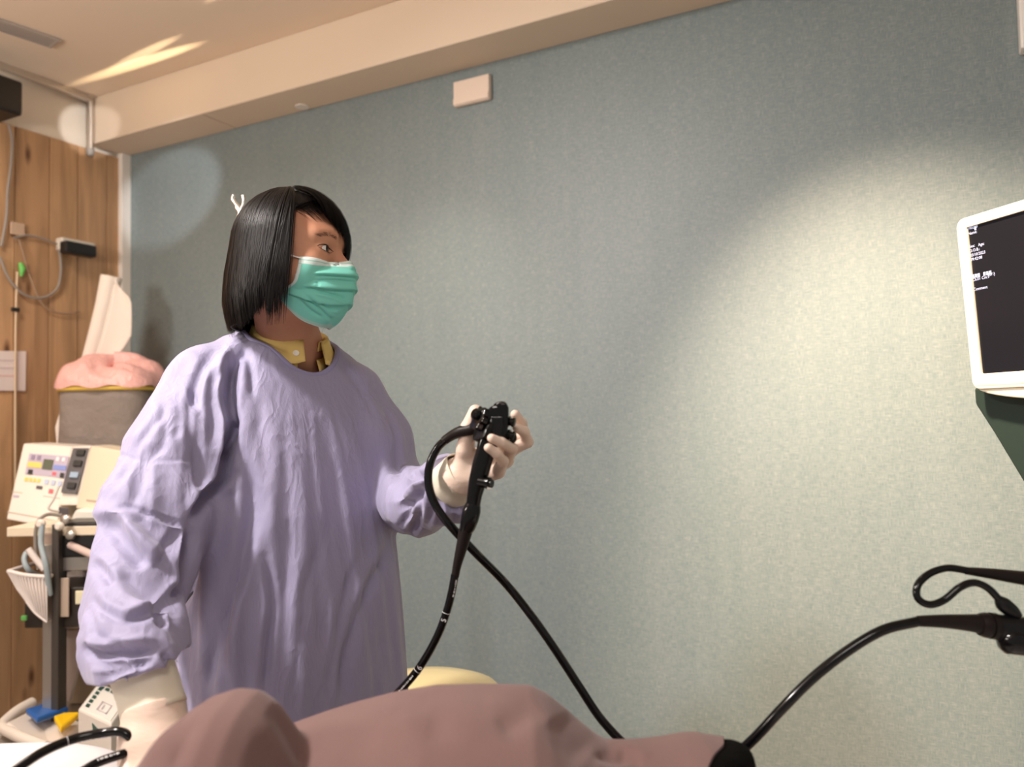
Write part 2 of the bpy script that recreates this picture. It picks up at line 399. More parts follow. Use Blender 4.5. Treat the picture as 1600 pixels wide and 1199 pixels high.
# white corner strip and the hanging rail
tag(box('trim_2', (XW + .012, 2.297, 1.175), (.034, .046, 2.35), M_white, bev=.003), kind='structure')
M_alu = mat('brushed_aluminium', (.62, .57, .52), .35, metal=.85)
r = empty('curtain_rail', (XW + .02, 2.12, 2.33))
tag(r, 'slim grey metal rail along the ceiling edge with a short hanging post', 'rail')
box('rail', (XW + .03, 1.62, 2.537), (.026, 1.02, .026), M_alu, r, .003)
tube('post', [(XW + .03, 2.125, 2.545), (XW + .03, 2.125, 2.31)], .013, M_alu, r, 14)
lathe('end_cap', [(0, .004), (.004, .013), (.016, .016), (.03, .016), (.034, .01)], (XW + .03, 2.125, 2.29), (0, 0, 1), mat('grey_cap', (.35, .32, .3), .4), r)
box('bracket', (XW + .03, 2.125, 2.545), (.045, .05, .01), M_alu, r, .002)
# slot vent in the ceiling
A, B_, C_ = onz(-60, 8, ZC), onz(92, 60, ZC), onz(68, 69, ZC)
e1 = (B_ - A); L1 = np.linalg.norm(e1); e1 /= L1; e2 = C_ - B_; e2 -= e1 * (e2 @ e1); W1 = .075; e2 = e2 / np.linalg.norm(e2)
vt = empty('ceiling_vent', A + e1 * L1 / 2 + e2 * W1 / 2); tag(vt, 'long narrow grey slot air vent in the cream ceiling, top left', 'vent')
cc = A + e1 * L1 / 2 + e2 * W1 / 2 - ZZ * .004
M_v = mat('vent_grey', (.40, .345, .31), .5); M_vd = mat('vent_dark', (.16, .13, .12), .7)
box('backing', cc + ZZ * .003, (L1, W1, .002), M_vd, vt, 0, ax=(e1, e2, ZZ))
for s in (-1, 1): box('frame', cc + e2 * s * W1 / 2 - ZZ * .002, (L1 + .012, .008, .01), M_v, vt, .001, ax=(e1, e2, ZZ))
for s in (-1, 1): box('frame', cc + e1 * s * L1 / 2 - ZZ * .002, (.008, W1, .01), M_v, vt, .001, ax=(e1, e2, ZZ))
for k in range(4): box('slat', cc + e2 * (k - 1.5) * W1 / 5 - ZZ * .002, (L1, .009, .006), M_v, vt, .001, ax=(e1, e2, ZZ))
# small recessed lamp under the soffit, seen as a warm dot
P = onz(472, 166, ZS)
dl = empty('soffit_downlight', P); tag(dl, 'tiny warm recessed spot under the cream ceiling beam', 'light')
lathe('ring', [(0, .026), (.003, .026), (.004, .02), (.001, .018)], P - ZZ * .004, (0, 0, 1), M_white, dl)
lathe('lens', [(0, .017), (.002, .017)], P - ZZ * .003, (0, 0, 1), mat('lamp_lens', (.9, .8, .65), .3, emit=(1, .72, .45, .9)), dl)
# plates on the teal wall
def wallplate(name, quad, th, m, label, cat, parts=None):
    q = [ony(*p, YW) for p in quad]; c = sum(q) / 4
    wd = (q[1][0] - q[0][0] + q[2][0] - q[3][0]) / 2; hh = (q[0][2] - q[3][2] + q[1][2] - q[2][2]) / 2
    t = empty(name, (c[0], YW, c[2])); tag(t, label, cat)
    box('housing', (c[0], YW - th / 2, c[2]), (wd, th, hh), m, t, .005)
    if parts: parts(t, c, wd, hh, th)
    return t
M_plate = mat('plate_plastic', (.80, .66, .56), .35)
wallplate('junction_cover', [(712, 132), (768, 118), (770, 157), (714, 170)], .022, M_plate, 'small blank cream plastic cover high on the teal wall', 'cover plate',
          lambda t, c, w_, h_, th: box('lower_lip', (c[0], YW - th - .002, c[2] - h_ * .34), (w_ * .97, .005, h_ * .25), M_plate, t, .0015))
wallplate('wall_unit', [(1584, -160), (1750, -200), (1752, 60), (1588, 86)], .05, mat('white_unit', (.86, .83, .80), .35), 'white rounded wall unit cut by the top right corner of the picture', 'wall unit',
          lambda t, c, w_, h_, th: box('face_panel', (c[0], YW - th - .002, c[2]), (w_ * .86, .006, h_ * .9), mat('white_unit2', (.84, .81, .78), .4), t, .004))

# ================================================================== WOMAN
M_skin = mat('skin', (.56, .285, .175), .58, .25, sss=.08, bump=((260, 260, 260), .12, .0006), noise=(16, (.52, .24, .15)))
M_gown = gowncloth()
M_gown2 = mat('lilac_binding', (.30, .28, .47), .7, .3)
M_glove = mat('latex_glove', (.74, .575, .475), .42, .45, sss=.06, bump=((70, 70, 240), .35, .0016))
M_cuff = mat('glove_cuff_latex', (.74, .68, .56), .5, .3, bump=((300, 300, 20), .25, .0006))
M_shirt = mat('yellow_shirt', (.80, .58, .20), .75, .2, bump=((500, 500, 500), .2, .0006))
M_hair = mat('black_hair', (.0035, .0024, .0024), .40, .17)
M_btn = mat('button', (.85, .80, .70), .3)
woman = empty('person', (*pt(452, 900, 1.42)[:2], 0))
tag(woman, 'person in lilac surgical gown, green face mask and pale gloves looking at the monitor', 'person')

# head frame (fitted to eyes, mask and crown in the photograph)
hy, hp, hr = radians(75), radians(-1), radians(-2)
Fd = -VH * cos(hy) + RH * sin(hy); Ld = np.cross(ZZ, Fd)
HF = Fd * cos(hp) + ZZ * sin(hp); HU = ZZ * cos(hp) - Fd * sin(hp)
HL = Ld * cos(hr) + HU * sin(hr); HUp = HU * cos(hr) - Ld * sin(hr)
HM = np.stack([HL, HF, HUp], 1); HC = pt(456, 399, 1.375); HS = 1.0
def hw(p): return HC + (HM @ np.asarray(p, float).T).T * HS if np.ndim(p) == 1 else HC + (np.asarray(p, float) @ HM.T) * HS
def hl(P_): return ((np.asarray(P_) - HC.astype('f')) @ HM.astype('f')) / HS

# torso frame
ty = radians(47)
TF = -VH * cos(ty) + RH * sin(ty); TL = np.cross(ZZ, TF)
T0 = pt(448, 900, 1.43)
def tw(x, y, z): return np.array([T0[0], T0[1], 0]) + TL * x + TF * y + ZZ * z
NK = tw(.004, .010, 0)                     # neck foot (x, y)
zk = np.array([0, .45, .7, .85, 1.0, 1.1, 1.16, 1.21, 1.25, 1.28, 1.305, 1.34])
ka = np.array([.235, .218, .200, .192, .188, .180, .178, .170, .140, .105, .07, .02])
kb = np.array([.20, .19, .172, .162, .150, .138, .128, .114, .098, .085, .07, .02])
kx = np.array([.0, 0, 0, 0, .002, .004, .005, .005, .005, .005, .005, .005])
ky = np.array([.02, .02, .02, .02, .012, .0, -.01, -.016, -.015, -.005, .0, .0])
def torso(P_, g=0):
    z = P_[:, 2]; a = np.maximum(np.interp(z, zk, ka) + g, .012); b = np.maximum(np.interp(z, zk, kb) + g, .012)
    q = P_ - np.array([T0[0], T0[1], 0], 'f'); x = q @ TL.astype('f') - np.interp(z, zk, kx); y = q @ TF.astype('f') - np.interp(z, zk, ky)
    k = ((np.abs(x) / a) ** 2.3 + (np.abs(y) / b) ** 2.3) ** (1 / 2.3)
    return (k - 1) * np.minimum(a, b) * .85
def J(px, py, d, r): return (*pt(px, py, d), r)
AR = [J(300, 612, 1.36, .058), J(275, 700, 1.29, .070), J(243, 800, 1.23, .076), J(226, 880, 1.18, .070), J(207, 950, 1.13, .060), J(211, 1005, 1.08, .063), J(222, 1050, 1.05, .052), J(238, 1110, 1.03, .040)]
AL = [J(548, 618, 1.50, .062), J(585, 690, 1.49, .064), J(612, 772, 1.50, .060), J(652, 784, 1.36, .054), J(692, 768, 1.22, .046), J(706, 756, 1.185, .040), J(726, 738, 1.15, .030)]
def cut(P_, a, b):
    a, b = pt(*a), pt(*b); n = (a - b) / np.linalg.norm(a - b); return (P_ - a.astype('f')) @ n.astype('f')
def gown_f(P_):
    d = torso(P_)
    d = np.maximum(d, .52 - P_[:, 2])
    nk = NK + ZZ * 1.285
    sh = smin(rc(P_, tw(-.145, -.03, 1.225), tw(-.05, -.035, 1.272), .055, .045), rc(P_, tw(.15, -.03, 1.222), tw(.05, -.035, 1.272), .052, .045), .03)
    d = smin(d, sh, .05)
    d = smin(d, np.maximum(chain(P_, AR, .03), cut(P_, (222, 1044, 1.05), (209, 1000, 1.05))), .028)
    d = smin(d, np.maximum(chain(P_, AL, .03), cut(P_, (712, 753, 1.18), (660, 782, 1.32))), .012)
    # neck opening: slanted bowl
    ax_ = (TF * .12 + ZZ); ax_ = ax_ / np.linalg.norm(ax_)
    d = smax(d, -rc(P_, nk + TF * .004 - ax_ * .02, nk + TF * .004 + ax_ * .3, .079, .105), .008)
    return d
def rng_ax(lo, hi, s): return np.arange(lo, hi, s)
lo = np.array([-1.62, .35]); 
Gx = rng_ax(-1.66, -.50, .0036); Gy = rng_ax(.30, 1.55, .0036)
Gz = np.concatenate([rng_ax(.50, .76, .012), rng_ax(.76, 1.36, .0036)])
GV, GQ = nets(gown_f, Gx, Gy, Gz)
GV = relax(GV, GQ, 3)
GN = vnormals(GV, GQ)
def z5(*pts, ox=100, oy=500, s=1.715): return [(ox + x / s, oy + y / s) for x, y in pts]
def z4(*pts): return [(120 + x / 4.28, 620 + y / 4.28) for x, y in pts]
def z8(*pts): return [(0 + x / 3.538, 860 + y / 3.538) for x, y in pts]
def z6(*pts): return [(600 + x / 3.996, 600 + y / 3.996) for x, y in pts]
ST = [
 # body: long drapes
 (z5((470, 330), (505, 500), (470, 640), (400, 900), (375, 1000)), 13, .012, -.5),
 (z5((545, 640), (560, 760), (545, 900), (533, 1030)), 8, .010, .4),
 (z5((520, 200), (535, 420), (530, 620)), 12, .004, -.3),
 (z5((870, 560), (860, 640), (800, 760), (760, 900), (735, 1060)), 9, .008, .4),
 (z5((780, 640), (740, 820), (700, 1040)), 8, .005, .3),
 (z5((690, 600), (640, 760), (620, 1050)), 10, .005, .3),
 (z5((600, 300), (610, 560), (590, 800), (575, 1000)), 11, .0035, -.3),
 (z5((700, 250), (720, 500), (700, 640)), 16, .003, .2),
 (z5((480, 640), (440, 800), (430, 1000)), 9, .007, -.4),
 (z5((850, 820), (845, 950), (850, 1050)), 8, .005, .3),
 (z5((800, 150), (850, 230), (880, 330), (885, 470)), 8, .008, .4),
 (z5((740, 110), (800, 190), (850, 290)), 7, .006, -.4),
 (z5((820, 150), (880, 240), (905, 330)), 5, .004, .4),
 # armhole, right sleeve against the body
 (z5((490, 60), (455, 120), (440, 200), (448, 270), (440, 330), (418, 430), (375, 490), (350, 545)), 9, .032, .4),
 (z5((455, 250), (450, 300), (430, 375)), 6, .026, .3),
 (z5((350, 545), (335, 640), (325, 700), (300, 790)), 10, .020, .3),
 (z5((480, 70), (500, 130), (505, 210)), 6, .006, .4),
 (z5((460, 60), (440, 110), (400, 180)), 5, .004, -.4),
 (z5((420, 70), (370, 130), (340, 240), (350, 340), (365, 420)), 8, .009, -.5),
 (z5((340, 180), (360, 240), (362, 330), (360, 500)), 5, .006, .5),
 (z5((400, 130), (405, 230), (400, 330)), 9, .006, .3),
 (z5((440, 110), (455, 180), (450, 240)), 6, .006, -.3),
 (z5((455, 460), (420, 480), (400, 500)), 7, .006, .3),
 (z5((470, 400), (440, 420), (410, 440)), 6, .005, .3),
 # right sleeve
 (z4((600, 60), (540, 160), (430, 300), (330, 480), (250, 620)), 7, .006, .5),
 (z4((620, 90), (590, 220), (560, 330), (450, 430), (410, 560), (380, 680), (320, 760)), 9, .005, .6),
 (z4((690, 60), (680, 180), (650, 290)), 8, .004, -.5),
 (z4((240, 380), (330, 400), (450, 430)), 3, .0022, .3),
 (z4((450, 430), (560, 420), (780, 432)), 3, .0018, .3),
 (z4((230, 760), (340, 740), (480, 780), (640, 830), (760, 870)), 4, .005, .4),
 (z4((150, 900), (220, 870), (300, 950), (400, 1060), (470, 1150)), 13, .012, -.7),
 (z4((400, 760), (470, 860), (560, 960), (620, 1010)), 15, .010, .5),
 (z4((700, 880), (620, 1000), (540, 1130)), 9, .006, .4),
 (z4((790, 900), (760, 1020), (700, 1160)), 8, .010, .3),
 (z8((500, 60), (580, 140), (620, 200)), 9, .008, -.5),
 (z8((650, 120), (780, 200), (900, 260), (1000, 280)), 12, .009, .6),
 (z8((1010, 180), (960, 250), (860, 330), (760, 370), (640, 400)), 8, .008, .6),
 (z8((880, 330), (900, 380), (870, 400)), 8, .013, .3),
 (z8((500, 250), (560, 330), (680, 380)), 9, .007, -.5),
 (z8((480, 300), (510, 400), (520, 480)), 6, .005, .5),
 (z8((440, 540), (540, 570), (680, 560), (880, 545)), 8, .017, -.5),
 (z8((520, 470), (620, 520), (700, 530)), 7, .006, .5),
 (z8((700, 600), (760, 620), (800, 660)), 5, .007, .5),
 (z8((900, 560), (930, 610), (1000, 660)), 6, .008, .5),
 (z8((560, 700), (660, 670), (760, 630), (850, 610)), 6, .008, .5),
 (z8((640, 740), (720, 700), (790, 670)), 4, .004, .5),
 (z8((500, 620), (600, 640), (700, 620)), 6, .006, .5),
 # left sleeve
 (z6((80, 690), (160, 600), (250, 560), (300, 500)), 6, .010, .5),
 (z6((150, 540), (200, 570), (260, 570)), 6, .008, .4),
 (z6((90, 790), (180, 730), (250, 640)), 6, .008, -.4),
 (z6((140, 960), (200, 880), (210, 760), (190, 640)), 7, .008, .4),
 (z6((240, 920), (290, 800), (260, 660)), 6, .006, .4),
 (z6((100, 900), (140, 820), (150, 740)), 5, .006, .4),
 (z6((340, 880), (350, 780), (310, 660)), 5, .005, .4),
 (z6((0, 100), (80, 240), (100, 420), (90, 600)), 7, .010, .4),
 (z6((30, 60), (120, 180), (160, 320), (170, 460)), 6, .006, -.5),
 (z6((430, 880), (440, 800), (420, 730)), 5, .005, .5),
]
GV = strokes(GV, GN, ST)
# fine vertical rumples everywhere (cloth hanging under its weight)
GN = vnormals(GV, GQ); ph = np.arctan2((GV - T0) @ TL, (GV - T0) @ TF)
am = np.clip((1.22 - GV[:, 2]) / .35, 0, 1) * (torso(GV.astype('f')) < .02)
wv = np.sin(ph * 23 + 1.5 * np.sin(GV[:, 2] * 5)) * .0022 + np.sin(ph * 41 + 2.2 * np.sin(GV[:, 2] * 7 + 1) + 1) * .0011 + np.sin(ph * 11 + .5) * .002
GV = GV + GN * (wv * am)[:, None]
# arm rumples: low noise made of crossed waves
def ridged(V, sc, sd):
    q = V @ (np.random.default_rng(sd).normal(0, 1, (3, 3)) * sc).T
    a = np.sin(q[:, 0] + 1.7 * np.sin(q[:, 1] * .7)) + np.sin(q[:, 1] + 1.3 * np.sin(q[:, 2] * .8)) + .7 * np.sin(q[:, 2] * 1.1 + 1.1 * np.sin(q[:, 0] * .6))
    return .5 - np.sqrt(a * a + .02)
nz = ridged(GV, 20, 3) + .5 * ridged(GV, 38, 5)
arm = np.clip(torso(GV.astype('f')) / .03, 0, 1)
GV = GV + GN * (nz * .0030 * arm)[:, None]
GV = relax(GV, GQ, 1, .2)
gown = qmesh('gown', GV, GQ, M_gown, woman); tag(gown, 'lilac long-sleeved surgical gown')
GT = BVHTree.FromPolygons([tuple(v) for v in GV], [tuple(q) for q in GQ])
# neckline binding: the rim of the bowl, found on the gown itself
ax_ = (TF * .12 + ZZ); ax_ /= np.linalg.norm(ax_); nk = NK + ZZ * 1.285 + TF * .004
u1 = TL; u2 = np.cross(ax_, u1); ring = []
for k in range(72):
    a = 2 * pi * k / 72; dr = cos(a) * u1 + sin(a) * u2; best = None
    last = None
    for rr in np.arange(.050, .125, .0025):
        h = GT.ray_cast(Vector(nk + ax_ * .25 + dr * rr), Vector(-ax_))
        if h[0] is not None:
            s = np.array(h[0])
            if last is not None and (s - last) @ ax_ > .0025 * 1.0: best = s
            last = s
    ring.append(best if best is not None else nk + dr * .085)
ring = np.array(ring)
for _ in range(6): ring = (np.roll(ring, 1, 0) + np.roll(ring, -1, 0) + 2 * ring) / 4
V_r, F_r = tube_vf(np.vstack([ring, ring[:2]]), .0052, 8, cap=False)
mesh('neckline_binding', V_r, F_r, M_gown2, gown)

# ---- body: head, neck, trunk, arms and legs, one continuous surface
NL = [(0, -.022, -.06), (0, -.035, -.19)]
nb = NK + ZZ * 1.285
AX = [tuple(a) for a in AR]; 
hips = tw(0, 0, .82)
def body_f(P_):
    q = hl(P_).astype('f')
    d = ell(q, (0, -.013, .028), (.072, .084, .078))
    d = smin(d, ell(q, (0, .020, -.005), (.067, .067, .085)), .03)
    d = smin(d, ell(q, (0, .028, -.062), (.054, .052, .045)), .03)
    d = smin(d, ell(q, (0, .068, -.096), (.022, .018, .018)), .025)
    ax = np.abs(q[:, 0]); qs = q.copy(); qs[:, 0] = ax
    d = smin(d, rc(qs, (.036, .056, -.03), (.042, .046, -.045), .026, .026), .02)
    d = smin(d, rc(qs, (.012, .080, .024), (.040, .068, .022), .009, .005), .022)
    d = smin(d, rc(q, (0, .083, .002), (0, .106, -.034), .0065, .0115), .012)
    d = smin(d, ell(qs, (.013, .096, -.040), (.009, .011, .008)), .006)
    d = smin(d, ell(q, (0, .088, -.070), (.022, .010, .010)), .008)
    d = smax(d, -ell(qs, (.031, .1005, -.001), (.019, .0165, .010)), .010)
    d = smin(d, np.linalg.norm(qs - np.array([.031, .0715, -.001], 'f'), axis=1) - .0138, .004)
    d = smin(d, ell(qs, (.073, -.012, -.012), (.008, .017, .028)), .008)
    al = ell(qs - np.array([.0312, .088, -.0005], 'f'), (0, 0, 0), (.0150, .012, .0050), np.array([[cos(.1), 0, sin(.1)], [0, 1, 0], [-sin(.1), 0, cos(.1)]], 'f'))
    d = smax(d, -al, .0012)
    na, nb_ = hw((0, -.020, -.055)), nb
    d = smin(d, rc(P_, na, nb_, .051, .055), .022)
    d = smin(d, rc(P_, nb_, nb_ - ZZ * .05 - TF * .03, .053, .062), .02)
    t = torso(P_, -.055)
    t = np.maximum(t, .80 - P_[:, 2])
    t = np.maximum(t, P_[:, 2] - 1.245)
    d = smin(d, t, .03)
    for A_ in (AR, AL):
        pts = [tuple(a[:3]) for a in A_]; n_ = len(pts)
        rr = np.linspace(.042, .017, n_)
        d = smin(d, chain(P_, [(*p, r_) for p, r_ in zip(pts, rr)], .02), .02)
    for s in (-1, 1):
        d = smin(d, chain(P_, [(*tw(.085 * s, 0, .80), .085), (*tw(.09 * s, .01, .44), .052), (*tw(.09 * s, -.01, .09), .036)]), .03)
    return d
hx = [HC[0] - .125, HC[0] + .125]; hyy = [HC[1] - .13, HC[1] + .13]
Bx = np.concatenate([rng_ax(-1.70, hx[0], .013), rng_ax(hx[0], hx[1], .0017), rng_ax(hx[1], -.45, .013)])
By = np.concatenate([rng_ax(.28, hyy[0], .013), rng_ax(hyy[0], hyy[1], .0017), rng_ax(hyy[1], 1.55, .013)])
Bz = np.concatenate([rng_ax(.03, 1.22, .013), rng_ax(1.22, 1.30, .004), rng_ax(1.30, HC[2] + .135, .0017)])
BV, BQ = nets(body_f, Bx, By, Bz)
BV = relax(BV, BQ, 2, .4)
body = qmesh('body', BV, BQ, M_skin, woman)
# eyes
M_eye = mat('eye_white', (.78, .73, .68), .2, .4); M_iris = mat('iris', (.008, .004, .003), .12, .25)
gz = np.array([-.42, .88, -.02])      # gaze in head coordinates, a little towards her own right
for s in (-1, 1):
    c = np.array([s * .031, .0722, -.001]); R0 = .0122
    th = np.linspace(0, pi, 17); V_e = []; F_e = []
    g = np.array([.22 if s < 0 else .10, 1, 0.0]); g /= np.linalg.norm(g); a1 = np.cross(g, [0, 0, 1]); a1 /= np.linalg.norm(a1); a2 = np.cross(g, a1)
    for t in th:
        for k in range(24):
            a = 2 * pi * k / 24; V_e.append(hw(c + R0 * (cos(t) * g + sin(t) * (cos(a) * a1 + sin(a) * a2)) * (1.03 if t < .4 else 1)))
    for i in range(16):
        for k in range(24): F_e.append((i * 24 + k, i * 24 + (k + 1) % 24, (i + 1) * 24 + (k + 1) % 24, (i + 1) * 24 + k))
    o = mesh('eye', V_e, F_e, [M_eye, M_iris], woman)
    for p_ in o.data.polygons:
        if p_.index < 24 * 3: p_.material_index = 1
HT = BVHTree.FromPolygons([tuple(v) for v in BV], [tuple(q) for q in BQ])
def onhead(p, off=.0):        # drop a head-local point onto the skin, coming in from outside
    o = hw((p[0], .13, p[2])); dd = Vector(-HF).normalized(); h = HT.ray_cast(Vector(o) - dd * .08, dd)
    return (np.array(h[0]) - np.array(dd) * off) if h[0] is not None else o
M_lash = mat('lash_line', (.012, .007, .006), .5); M_lash2 = mat('lower_lash', (.16, .06, .045), .6)
for s in (-1, 1):
    for (z_s, m_, r_, k_, x0_, x1_) in ((1, M_lash, .00125, 1.06, -1.12, 1.02), (-1, M_lash2, .0007, 1.08, -.95, .95)):
        P_ = []
        for t in np.linspace(x0_, x1_, 15):
            x = .0312 + .0150 * t; z = -.0005 + z_s * .0050 * k_ * sqrt(max(0, 1 - min(1, abs(t)) ** 2)) + (.0015 - .0016 * t) * (-1 if t < 0 else 1) * 0 
            xr = (x - .0312) * cos(.1); z = z - (x - .0312) * sin(.1) * -1 * (1) 
            P_.append(onhead((s * (.0312 + xr), 0, z), .0006))
        tube('eyelash', P_, [r_ * (.35 + .65 * sin(pi * min(max(i / 14, .03), .97))) for i in range(15)], m_, woman, 6)
M_brow = mat('eyebrow_hair', (.15, .075, .05), .8)
for s in (-1, 1):
    V_b = []; F_b = []
    for k in range(90):
        t = random.random(); x = s * (.014 + .034 * t); z = .0215 + .0035 * sin(pi * min(t * 1.15, 1)) - .003 * t + random.uniform(-.0042, .0042) * (1 - .5 * t)
        p0 = onhead((x, .12, z), .0006); p1 = onhead((x + s * .005, .12, z + random.uniform(-.0005, .0016)), .0011)
        sd = np.cross(p1 - p0, HF); sd = sd / (np.linalg.norm(sd) + 1e-9) * .00028; i0 = len(V_b)
        V_b += [p0 - sd, p0 + sd, p1]; F_b.append((i0, i0 + 1, i0 + 2))
    tag(mesh('eyebrow', V_b, F_b, M_brow, woman), kind='stuff')

# ---- hair: a dark cap under several thousand strands
HCN = np.array([0, -.005, .012]); ER = np.array([.089, .098, .102])
def hem(ph_):      # azimuth 0 = face front, + to her right; returns hem height
    return -.128 + .030 * max(0, 1 - abs(abs(ph_) - radians(70)) / radians(40))
def side_path(ph_, sc=1.0, n=16, th0=.03, hm=None, dph=0):
    # from the crown over the ellipsoid, then straight down
    out = []; zt = hem(ph_) if hm is None else hm
    crown = np.array([-.010, .0, 1]) 
    arc = .62
    for i in range(n):
        t = i / (n - 1)
        if t < arc:
            th = th0 + (pi / 2 * 1.0 - th0) * (t / arc); dirv = np.array([-sin(ph_ + dph * t) * sin(th), cos(ph_ + dph * t) * sin(th), cos(th)])
            p = HCN + ER * sc * dirv
        else:
            u = (t - arc) / (1 - arc); z0 = HCN[2]; z = z0 + (zt - z0) * u
            fl = 1 + .10 * sin(pi * .62 * u) - .10 * max(0, u - .72) / .28
            p = HCN + ER * sc * fl * np.array([-sin(ph_ + dph * t), cos(ph_ + dph * t), 0]); p[2] = z
        out.append(p)
    return np.array(out)
G_ = []; fa = radians(57)
for i in range(96):
    ph_ = -pi + 2 * pi * i / 96; a = abs(ph_)
    sg = 1 if ph_ > 0 else -1
    pth = side_path(ph_, .955, 30, hm=hem(ph_) + .022 * max(0, 1 - (a - 1.0) / .8), dph=sg * .36 * max(0, 1 - (a - 1.0) / .9) if a > .95 else 0)
    if a < fa:       # front: stop at the hairline
        lim = .27 + .14 * (a / fa) ** 2
        full = side_path(ph_, .945, 291); pth = np.array([full[int(290 * min(k / 29, lim))] for k in range(30)])
    G_.append(pth)
G_ = np.array(G_)
V_c, F_c = grid_vf(hw(G_.reshape(-1, 3)).reshape(G_.shape), False)
nn = G_.shape[1]; F_c2 = []
for i in range(96):
    j = (i + 1) % 96
    a_i = abs(-pi + 2 * pi * i / 96) < fa; a_j = abs(-pi + 2 * pi * j / 96) < fa
    for k in range(nn - 1 if a_i == a_j else 11): F_c2.append((i * nn + k, j * nn + k, j * nn + k + 1, i * nn + k + 1))
hair = mesh('hair', V_c, F_c2, M_hair, woman); tag(hair, 'straight black bob with a swept fringe')
solidify(hair, .004)
SV, SF = [], []
def ribbon(pts, wd, nrm_c=HCN):
    P_ = hw(pts); n = len(P_); T = np.gradient(P_, axis=0); out = P_ - hw(nrm_c); S_ = np.cross(T, out); S_ /= np.linalg.norm(S_, axis=1)[:, None] + 1e-9
    w_ = wd * np.clip(np.minimum(np.linspace(.5, 6, n), np.linspace(3.2, .15, n)), 0, 1)[:, None]
    O_ = out / np.linalg.norm(out, axis=1)[:, None]
    base = sum(len(v) for v in SV); V_ = np.stack([P_ - S_ * w_, P_ + O_ * w_ * .5, P_ + S_ * w_], 1).reshape(-1, 3); SV.append(V_)
    i = np.arange(n - 1) * 3 + base
    SF.append(np.stack([i, i + 1, i + 4, i + 3], 1)); SF.append(np.stack([i + 1, i + 2, i + 5, i + 4], 1))
for cl in range(430):
    s = 1 if random.random() < .62 else -1
    a0 = s * random.uniform(radians(57), pi)
    lift = random.gauss(0, .010); hz = random.gauss(0, .004); dp = random.gauss(0, .02) + s * .34 * max(0, 1 - (abs(a0) - 1.0) / .9)
    for k in range(13):
        ph_ = a0 + random.gauss(0, .022); 
        if abs(ph_) < radians(55): continue
        pth = side_path(ph_, 1.0 + lift + random.gauss(0, .004), 18, th0=random.uniform(.02, .5), hm=hem(ph_) + hz + random.gauss(0, .004) + max(0, 1 - (abs(ph_) - 1.0) / .5) * random.uniform(-.012, .035), dph=dp)
        conv = np.linspace(0, 1, 18)[:, None] ** 2
        pth = pth + rng.normal(0, .0006, pth.shape) * conv
        ribbon(pth, random.uniform(.0005, .0011))
# front edge strands falling before the ear on her right cheek, thin tips at the jaw
for k in range(240):
    ph_ = radians(58) + random.gauss(0, .03)
    pth = side_path(ph_, 1.0 + random.gauss(0, .008), 18, th0=.1, hm=-.10 + random.uniform(-.035, .02), dph=random.uniform(.12, .42))
    ribbon(pth, random.uniform(.0004, .0009))
    pth = side_path(-radians(52) + random.gauss(0, .05), 1.0 + random.gauss(0, .008), 18, th0=.1, hm=-.03 + random.uniform(-.06, .01)); ribbon(pth, .0008)
# fringe: swept from the parting across the forehead to her left
def dirn(p): v = (np.asarray(p) - HCN) / ER; return v / np.linalg.norm(v)
def fringe(r0, e0, sc=1.0, n=16):
    a, b = dirn(r0), dirn(e0); om = math.acos(np.clip(a @ b, -1, 1)); out = []
    for i in range(n):
        t = i / (n - 1); d = (sin((1 - t) * om) * a + sin(t * om) * b) / sin(om)
        bow = sin(pi * t) * .03
        out.append(HCN + ER * sc * (1 + bow) * d * np.array([1, 1, 1]))
    return np.array(out)
for k in range(2300):
    u = random.random() ** .75
    r0 = np.array([-.022 + random.gauss(0, .006) + .02 * u, .015 + .03 * (1 - u) + random.gauss(0, .008), .125])
    e0 = np.array([-.040 + .112 * u, .10 - .040 * u ** 2, .060 - .10 * u ** 1.3 + random.gauss(0, .008)])
    if u < .5 and random.random() < .80 - .8 * u: continue
    ribbon(fringe(r0, e0 + rng.normal(0, .003, 3), 1.03 + random.gauss(0, .014)), random.uniform(.0003, .0008))
for k in range(46):   # fly-away hairs on the crown
    a0 = random.uniform(-pi, pi); pth = side_path(a0, 1.02 + random.uniform(0, .035), 14, th0=.05)[:7]
    ribbon(pth, .00025)
for k in range(420):  # sparse hairs over the near side of the forehead
    u = random.random(); x0_ = -.060 + .075 * u; z0_ = .088 - .012 * abs(x0_ + .02) / .04 + random.gauss(0, .004); Lh = random.uniform(.008, .034) * (1 + .5 * u)
    P_ = [onhead((x0_ + (.010 + .012 * u) * t * t, 0, z0_ - Lh * t), .0010 + .002 * sin(pi * t)) for t in np.linspace(0, 1, 7)]
    P_ = hl(np.array(P_)).astype(float)
    if P_[:, 1].max() < .118: ribbon(P_, random.uniform(.00018, .0004))
st = qmesh('strand', np.vstack(SV), np.vstack(SF), M_hair, hair); tag(st, kind='stuff')

# ---- face mask
top = [(0, .1110, -.016), (.018, .098, -.021), (.040, .079, -.024), (.060, .052, -.022)]
r1 = [(0, .119, -.036), (.020, .109, -.038), (.044, .086, -.040), (.0655, .050, -.042)]
r2 = [(0, .119, -.058), (.022, .107, -.060), (.046, .083, -.062), (.0655, .043, -.060)]
r3 = [(0, .112, -.084), (.022, .099, -.088), (.047, .071, -.086), (.0680, .024, -.072)]
r4 = [(0, .092, -.110), (.022, .082, -.114), (.045, .052, -.104), (.0680, .012, -.076)]
r5 = [(0, .070, -.128), (.022, .062, -.128), (.043, .038, -.115), (.0675, .006, -.074)]
rows = []
for r_ in (top, r1, r2, r3, r4, r5):
    full = [(-x, y, z) for x, y, z in r_[:0:-1]] + r_; rows.append(crom(full, 97))
rows = np.array(rows); NVv = 121
MG = np.array([crom(rows[:, j], NVv) for j in range(97)]).transpose(1, 0, 2)
